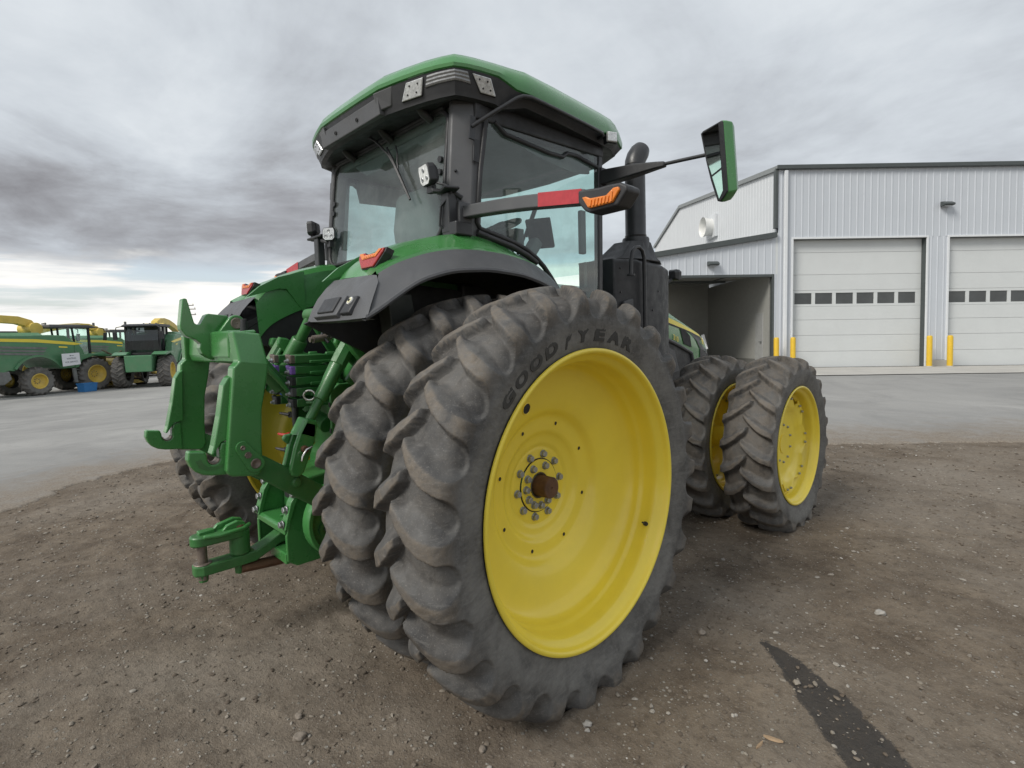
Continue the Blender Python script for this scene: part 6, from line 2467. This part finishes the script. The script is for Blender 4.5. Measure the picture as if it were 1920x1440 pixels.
def h_wheel(parent, x, y, R, tyre, rim_r, w):
    e = empty('harvester_wheel', (x, y, R), parent, math.pi / 2 if y > 0 else -math.pi / 2)
    link_mesh('tyre', tyre, e)
    m = MB()
    m.lathe([(w * .86, rim_r + .02), (w * .93, rim_r), (w * .90, rim_r - .03), (w * .5, rim_r - .06), (w * .42, rim_r - .07), (w * .10, rim_r * .55), (w * .06, rim_r * .42), (w * .10, rim_r * .22), (w * .22, rim_r * .20), (w * .22, 0)], n=40)
    m.build('rim', HYEL, e, smooth=40)
    m = MB()
    for k in range(8):
        a = k * math.pi / 4
        m.cyl((w * .07, rim_r * .33 * math.sin(a), rim_r * .33 * math.cos(a)), (w * .14, rim_r * .33 * math.sin(a), rim_r * .33 * math.cos(a)), .03, .025, 8)
    m.build('wheel_nut', HGREY, e, smooth=30)


def harvester(label, loc, heading, header=True, dark=False):
    h = tag(empty('forage_harvester', loc, None, heading), label, 'harvester', 'forage harvesters parked along the yard')
    for s in (1, -1):
        h_wheel(h, 3.05, s * 1.22, .97, far_front, .53, .36)
        h_wheel(h, 0, s * 1.18, .79, far_rear, .41, .31)
    # engine body
    prof = [(-3.0, 1.55), (-3.0, 3.10), (-2.4, 3.28), (.6, 3.34), (1.45, 3.30), (1.95, 2.95), (1.95, 1.42), (1.30, 1.40)] + [(1.22 * math.cos(math.radians(a)), .85 + 1.28 * math.sin(math.radians(a))) for a in range(28, 156, 9)] + [(-1.35, 1.45), (-1.6, 1.35)]
    m = MB()
    m.py(prof, -1.40, 1.40)
    m.build('body', HGREEN, h, smooth=0, bevel=.05)
    m = MB()
    m.px([(-1.38, 3.30), (1.38, 3.30), (1.0, 3.48), (-1.0, 3.48)], -2.6, .4)
    m.build('engine_hood', HGREEN, h, smooth=0, bevel=.04)
    for s in (1, -1):
        y = s * 1.415
        m = MB()
        m.add([(-3.0, y, 3.06), (-3.0, y, 3.20), (.0, y, 3.11), (1.95, y, 2.90), (2.45, y * .97, 2.80), (1.95, y, 2.74), (.0, y, 2.93)], [(0, 1, 2, 6), (2, 3, 5, 6), (3, 4, 5)])
        m.build('yellow_stripe', YELLOW_STRIPE, h, smooth=0)
        m = MB()
        m.add([(1.1, y, 2.62), (1.55, y, 2.58), (1.55, y, 2.66), (1.1, y, 2.70)], [(0, 1, 2, 3)])
        m.build('name_decal', YELLOW_STRIPE, h, smooth=0)
        for k in range(3):
            m = MB()
            z = 2.72 - .17 * k
            m.py([(-1.75, z + .05), (.55 - .1 * k, z - .08), (.40 - .1 * k, z - .18), (-1.8, z - .06)], y - .02 * s, y + .012 * s)
            m.build('side_louver', HGREY, h, smooth=0)
        m = MB()
        m.py([(1.35 * math.cos(math.radians(a)), .85 + 1.40 * math.sin(math.radians(a))) for a in range(30, 152, 10)] + [(1.22 * math.cos(math.radians(a)), .85 + 1.28 * math.sin(math.radians(a))) for a in range(150, 29, -10)], y - .03 * s, y + .07 * s)
        m.build('wheel_arch', HGREEN, h, smooth=0)
        m = MB()
        m.py([(-3.1, 1.55), (-1.35, 1.42), (-1.25, 1.0), (-1.6, .72), (-3.1, .75)], y - .5 * s, y - .02 * s)
        m.build('rear_skirt', HGREY, h, smooth=0, bevel=.04)
        m = MB()
        m.py([(1.75, 1.40), (1.95, 1.40), (2.02, .55), (1.86, .55)], y - .1 * s, y)
        for q in range(3):
            m.box((2.28, y - .25 * s, .62 + .34 * q), (.55, .42, .04))
        m.py([(2.50, 1.45), (2.58, 1.45), (2.58, .5), (2.50, .5)], y - .1 * s, y)
        m.build('access_step', HGREY, h, smooth=0)
        # platform and front fender
        m = MB()
        m.py([(1.9, 1.40), (1.9, 2.05), (2.4, 2.20), (3.5, 2.22), (4.1, 2.05), (3.9, 1.98), (3.0, 2.08), (2.3, 1.85), (2.1, 1.45)], y - .75 * s, y + .04 * s)
        m.build('front_fender', HGREEN, h, smooth=0, bevel=.03)
        m = MB()
        m.py([(1.95, 2.1), (1.95, 2.95), (2.2, 2.78), (2.42, 2.45), (2.5, 2.1)], y - .4 * s, y - .02 * s)
        m.build('cab_side_panel', HGREEN, h, smooth=0, bevel=.03)
    # cab
    cb = empty('harvester_cab', (0, 0, 0), h)
    gm = GLASS_DK if dark else GLASS
    x0, x1 = 1.0, 3.0
    m = MB()
    for s in (1, -1):
        for xa, xb in ((x0 + .45, x0 + .40), (2.35, 2.18), (x1 + .12, x1 + .10)):
            m.tube([(xa, .92 * s, 2.1), (xb, .90 * s, 3.78)], .055 if xb < 2.9 else .075, 6)
    m.build('cab_post', DARK, cb, smooth=40)
    m = MB()
    for s in (1, -1):
        m.add([(x0 + .45, .91 * s, 2.1), (x1 + .12, .91 * s, 2.1), (x1 + .10, .89 * s, 3.75), (x0 + .4, .89 * s, 3.75)], [(0, 1, 2, 3)])
    m.add([(x1 + .13, -.9, 2.1), (x1 + .13, .9, 2.1), (x1 + .25, .88, 2.9), (x1 + .11, .88, 3.75), (x1 + .11, -.88, 3.75), (x1 + .25, -.88, 2.9)], [(0, 1, 2, 5), (5, 2, 3, 4)])
    m.build('cab_glass', gm, cb, smooth=0)
    m = MB()
    m.box((2.25, 0, 2.0), (1.9, 1.8, .30))
    m.box((1.9, 0, 2.6), (.25, .5, .9))
    m.box((2.9, .05, 2.5), (.12, .4, .5))
    m.build('cab_interior', DARK if dark else SEATM, cb, smooth=0, bevel=.03)
    m = MB()
    m.loft([[(x, y, z) for x, y in ((.95, -1.0), (3.35 + dx, -1.05), (3.75 + dx, -.6), (3.75 + dx, .6), (3.35 + dx, 1.05), (.95, 1.0))] for z, dx in ((3.76, .0), (3.84, .02), (3.93, -.35))])
    m.build('cab_roof', BLACK if dark else BLACK_TRIM, cb, smooth=0, bevel=.03)
    m = MB()
    m.box((1.9, 0, 3.945), (1.7, 1.6, .03))
    m.build('roof_cap', WHITE if not dark else BLACK_TRIM, cb, smooth=0)
    m = MB()
    for y in (-.5, -.1, .3):
        m.cyl((1.25 + y * .4, y, 3.93), (1.25 + y * .4, y, 4.06), .05, .05, 8)
    m.cyl((3.55, -.75, 3.9), (3.55, -.75, 4.08), .07, .07, 10)
    m.build('beacon', HGREY, cb, smooth=40)
    for s in (1, -1):
        m = MB()
        m.tube([(3.45, .9 * s, 3.80), (3.85, 1.15 * s, 3.72), (3.88, 1.20 * s, 3.5)], .03, 6)
        m.box((3.88, 1.22 * s, 3.22), (.10, .22, .48), Matrix.Rotation(.12, 3, 'Y'))
        m.build('cab_mirror', BLACK, cb, smooth=0, bevel=.02)
    # discharge spout
    sp = [(.75, 0, 3.2), (.72, 0, 3.65), (.45, .0, 4.02), (-.1, .02, 4.20), (-.9, .04, 4.25), (-1.9, .06, 4.18), (-3.0, .08, 3.98), (-4.0, .1, 3.70)]
    m = MB()
    rings = []
    P = [Vector(p) for p in sp]
    for i, p in enumerate(P):
        t_ = (P[min(i + 1, len(P) - 1)] - P[max(i - 1, 0)]).normalized()
        u = Vector((0, 1, 0))
        w = t_.cross(u).normalized()
        k = .24 - .008 * i
        rings.append([p + u * .20 + w * k, p - u * .20 + w * k, p - u * .20 - w * k, p + u * .20 - w * k])
    m.loft(rings)
    m.build('spout', HYEL, h, smooth=0, bevel=.03)
    m = MB()
    m.cyl((.55, -.55, 3.72), (.55, .55, 3.72), .34, .34, 18)
    m.build('spout_turret', HYEL, h, smooth=40)
    # feeder head
    fh = empty('feed_header' if header else 'feed_frame', (0, 0, 0), h)
    m = MB()
    m.px([(-.7, 1.0), (.7, 1.0), (.75, 2.0), (-.75, 2.0)], 3.2, 4.2)
    m.build('feed_roll_housing', HGREEN if not header else HMACH, fh, smooth=0, bevel=.04)
    if header:
        m = MB()
        m.cyl((4.55, -1.45, 1.25), (4.55, 1.45, 1.25), .60, .60, 24)
        m.py([(4.1, 1.75), (4.75, 2.25), (5.1, 2.20), (4.5, 1.2), (4.1, .8)], -1.55, -1.45)
        m.py([(4.1, 1.75), (4.75, 2.25), (5.1, 2.20), (4.5, 1.2), (4.1, .8)], 1.45, 1.55)
        m.build('intake_drum', HYEL, fh, smooth=40)
        for k in range(5):
            m = MB()
            z = 1.95 - .32 * k
            m.tube([(4.75 + .07 * k, -1.58, z), (4.95 + .07 * k, -1.62, z - .02), (5.12 + .07 * k, -1.64, z - .10)], [.10, .07, .01], 8)
            m.build('intake_tooth', HTOOTH, fh, smooth=40)
        m = MB()
        m.tube([(4.9, -1.6, 2.25), (5.0, -1.62, 1.6), (5.4, -1.6, .9)], .03, 6)
        for k in range(4):
            m.tube([(4.95 + .12 * k, -1.55, 2.1 - .4 * k), (5.25 + .12 * k, -1.55, 2.15 - .4 * k), (5.3 + .14 * k, -1.5, 1.8 - .4 * k)], .03, 5)
        m.tube([(5.3, -1.5, 2.35), (6.0, -1.45, .6)], .05, 6)
        m.tube([(4.9, -1.5, 2.35), (5.9, -1.45, 2.30)], .06, 6)
        m.build('guard_tube', HGREY, fh, smooth=40)
        m = MB()
        m.box((5.3, -.9, 1.5), (.7, 1.0, 1.2), Matrix.Rotation(.25, 3, 'Y'))
        m.box((5.6, -.9, .8), (.6, 1.1, .6))
        m.box((5.0, .3, 1.3), (.9, 2.2, 1.3))
        m.tube([(3.9, -.8, 2.4), (4.6, -.9, 2.0), (5.2, -.7, 2.3), (5.8, -.6, 1.6)], .05, 6)
        m.build('header_gearbox', HMACH, fh, smooth=0, bevel=.05)
        m = MB()
        m.box((5.35, -1.46, 1.55), (.55, .04, .50), Matrix.Rotation(.2, 3, 'Y'))
        m.build('header_shield', simple('dull_grey_shield', (.30, .30, .31), .5), fh, smooth=0)
        m = MB()
        m.py([(4.0, .32), (4.3, .50), (5.5, .42), (5.9, .22), (4.2, .15)], -1.7, 1.7)
        m.build('header_skid', HYEL, fh, smooth=0, bevel=.03)
    return h


def at_px(px, D):
    x = CW.x + D * (CF.x + (px - 923.84) / 1003.631 * CR.x)
    y = CW.y + D * (CF.y + (px - 923.84) / 1003.631 * CR.y)
    return x, y


# heading: across the view, towards the image's right
vx, vy = at_px(125, 1)
vx, vy = vx - CW.x, vy - CW.y
HB = math.atan2(-vx, vy)                   # perpendicular to the view ray, to the right
def at_front(px, D, hd, fwd):
    """rear-axle spot of a machine whose point fwd metres ahead stands at pixel column px"""
    a, b = at_px(px, D)
    return a - fwd * math.cos(hd), b - fwd * math.sin(hd)


hd = HB + .56
x, y = at_px(41, 30.0)
H1 = harvester('green forage harvester with clear cab glass and a white sign on its side', (x, y, float(ground_z(x, y))), hd, True, False)
hd2 = HB - math.radians(112)
x, y = at_front(272, 33.5, hd2, 3.05)
H2 = harvester('green forage harvester facing the camera with a black cab windscreen', (x, y, float(ground_z(x, y))), hd2, False, True)
x, y = at_px(172, 42)
H3 = copy_tree(H1)
H3.location = (x, y, float(ground_z(x, y)))
tag(H3, 'green forage harvester half hidden between the two others, yellow spout slanting down')
x, y = at_px(-62, 38)
H4 = copy_tree(H1)
H4.location = (x, y, float(ground_z(x, y)))
tag(H4, 'green forage harvester behind the front one, only spout and roof showing at left')

# sign board hung at the steps
BOARD = simple('white_sign_board', (.70, .71, .74), .5, var=.02)
INK = simple('grey_sign_ink', (.12, .13, .15), .6)
fx, fy = math.cos(H1.rotation_euler.z), math.sin(H1.rotation_euler.z)
def hloc(u, v, w):
    return Vector((H1.location.x + fx * u + fy * -v * -1 * 0 - fy * v, H1.location.y + fy * u + fx * v, H1.location.z + w))
sg = tag(empty('sign', hloc(1.55, -1.75, 1.55), None, H1.rotation_euler.z), 'white board reading WAITING FOR SERVICE on the front harvester above its steps', 'sign')
m = MB()
m.py([(-.52, -.02), (.44, .06), (.40, .74), (-.55, .70)], -.02, .02)
m.build('board', BOARD, sg, smooth=0, bevel=.008)
for body, z, hgt, wid in (('WAITING', .375, .095, .50), ('FOR SERVICE', .185, .085, .66)):
    cu = bpy.data.curves.new('sign_text', 'FONT')
    cu.body = body
    cu.offset = .012
    ob = bpy.data.objects.new('sign_text', cu)
    COL.objects.link(ob)
    bpy.context.view_layer.update()
    me = bpy.data.meshes.new_from_object(ob.evaluated_get(bpy.context.evaluated_depsgraph_get()))
    bpy.data.objects.remove(ob)
    xs = [v.co.x for v in me.vertices]
    ys = [v.co.y for v in me.vertices]
    for v in me.vertices:
        u = (v.co.x - min(xs)) / (max(xs) - min(xs)) - .5
        w = (v.co.y - min(ys)) / (max(ys) - min(ys))
        v.co = (u * wid - .06, -.024, z + w * hgt + u * wid * .06)
    me.materials.append(INK)
    link_mesh('sign_text', me, sg)
m = MB()
m.box((-.10, -.022, .585), (.07, .006, .055))
m.box((.02, -.022, .585), (.12, .006, .028))
m.build('sign_emblem', INK, sg, smooth=0)
m = MB()
m.tube([(-.3, .02, .70), (-.3, .25, .95)], .012, 5)
m.tube([(.3, .02, .72), (.3, .25, .95)], .012, 5)
m.build('sign_hanger', HGREY, sg, smooth=0)
# blue tub
TUB = simple('blue_plastic_tub', (.03, .17, .42), .5, var=.08)
tp_ = hloc(2.0, -2.15, 0)
tub = tag(empty('tub', (tp_.x, tp_.y, float(ground_z(tp_.x, tp_.y))), None, H1.rotation_euler.z + .1), 'blue plastic tub on the ground below the white sign', 'tub')
m = MB()
o_, i_ = [(-.42, -.28), (.42, -.28), (.42, .28), (-.42, .28)], [(-.38, -.24), (.38, -.24), (.38, .24), (-.38, .24)]
m.loft([[(x * .88, y * .88, 0) for x, y in o_], [(x, y, .50) for x, y in o_], [(x, y, .50) for x, y in i_], [(x * .88, y * .88, .03) for x, y in i_]], True, (True, True))
m.build('shell', TUB, tub, smooth=0, bevel=.02)
m = MB()
m.loft([[(x * 1.05, y * 1.06, z) for x, y in o_] for z in (.46, .51)] , True, (False, False))
m.build('rim', TUB, tub, smooth=0, bevel=.01)

# power pole far behind
x, y = at_px(359.5, 78)
pole = tag(empty('power_pole', (x, y, -1.0), None, .9), 'grey wooden power pole with three crossarms far beyond the harvesters', 'power pole')
PW = simple('weathered_pole_wood', (.16, .14, .125), .85, var=.2)
m = MB()
m.cyl((0, 0, 0), (0, 0, 8.75), .15, .10, 12)
m.build('pole', PW, pole, smooth=40)
for z, w in ((8.45, 1.5), (7.9, 2.0), (7.1, 2.0)):
    m = MB()
    m.box((0, .12, z), (w, .1, .12))
    a_ = m.build('crossarm', PW, pole, smooth=0)
    m = MB()
    for u in (-.45, .45):
        m.cyl((u * w, .12, z + .06), (u * w, .12, z + .24), .04, .05, 8)
    m.build('insulator', HGREY, a_, smooth=30)

# tidy: builders' originals are not part of the scene
for o in (rear_rim, front_rim, front_disc_out, front_disc_in, bolt_proto, small_bolt_proto):
    bpy.data.objects.remove(o)
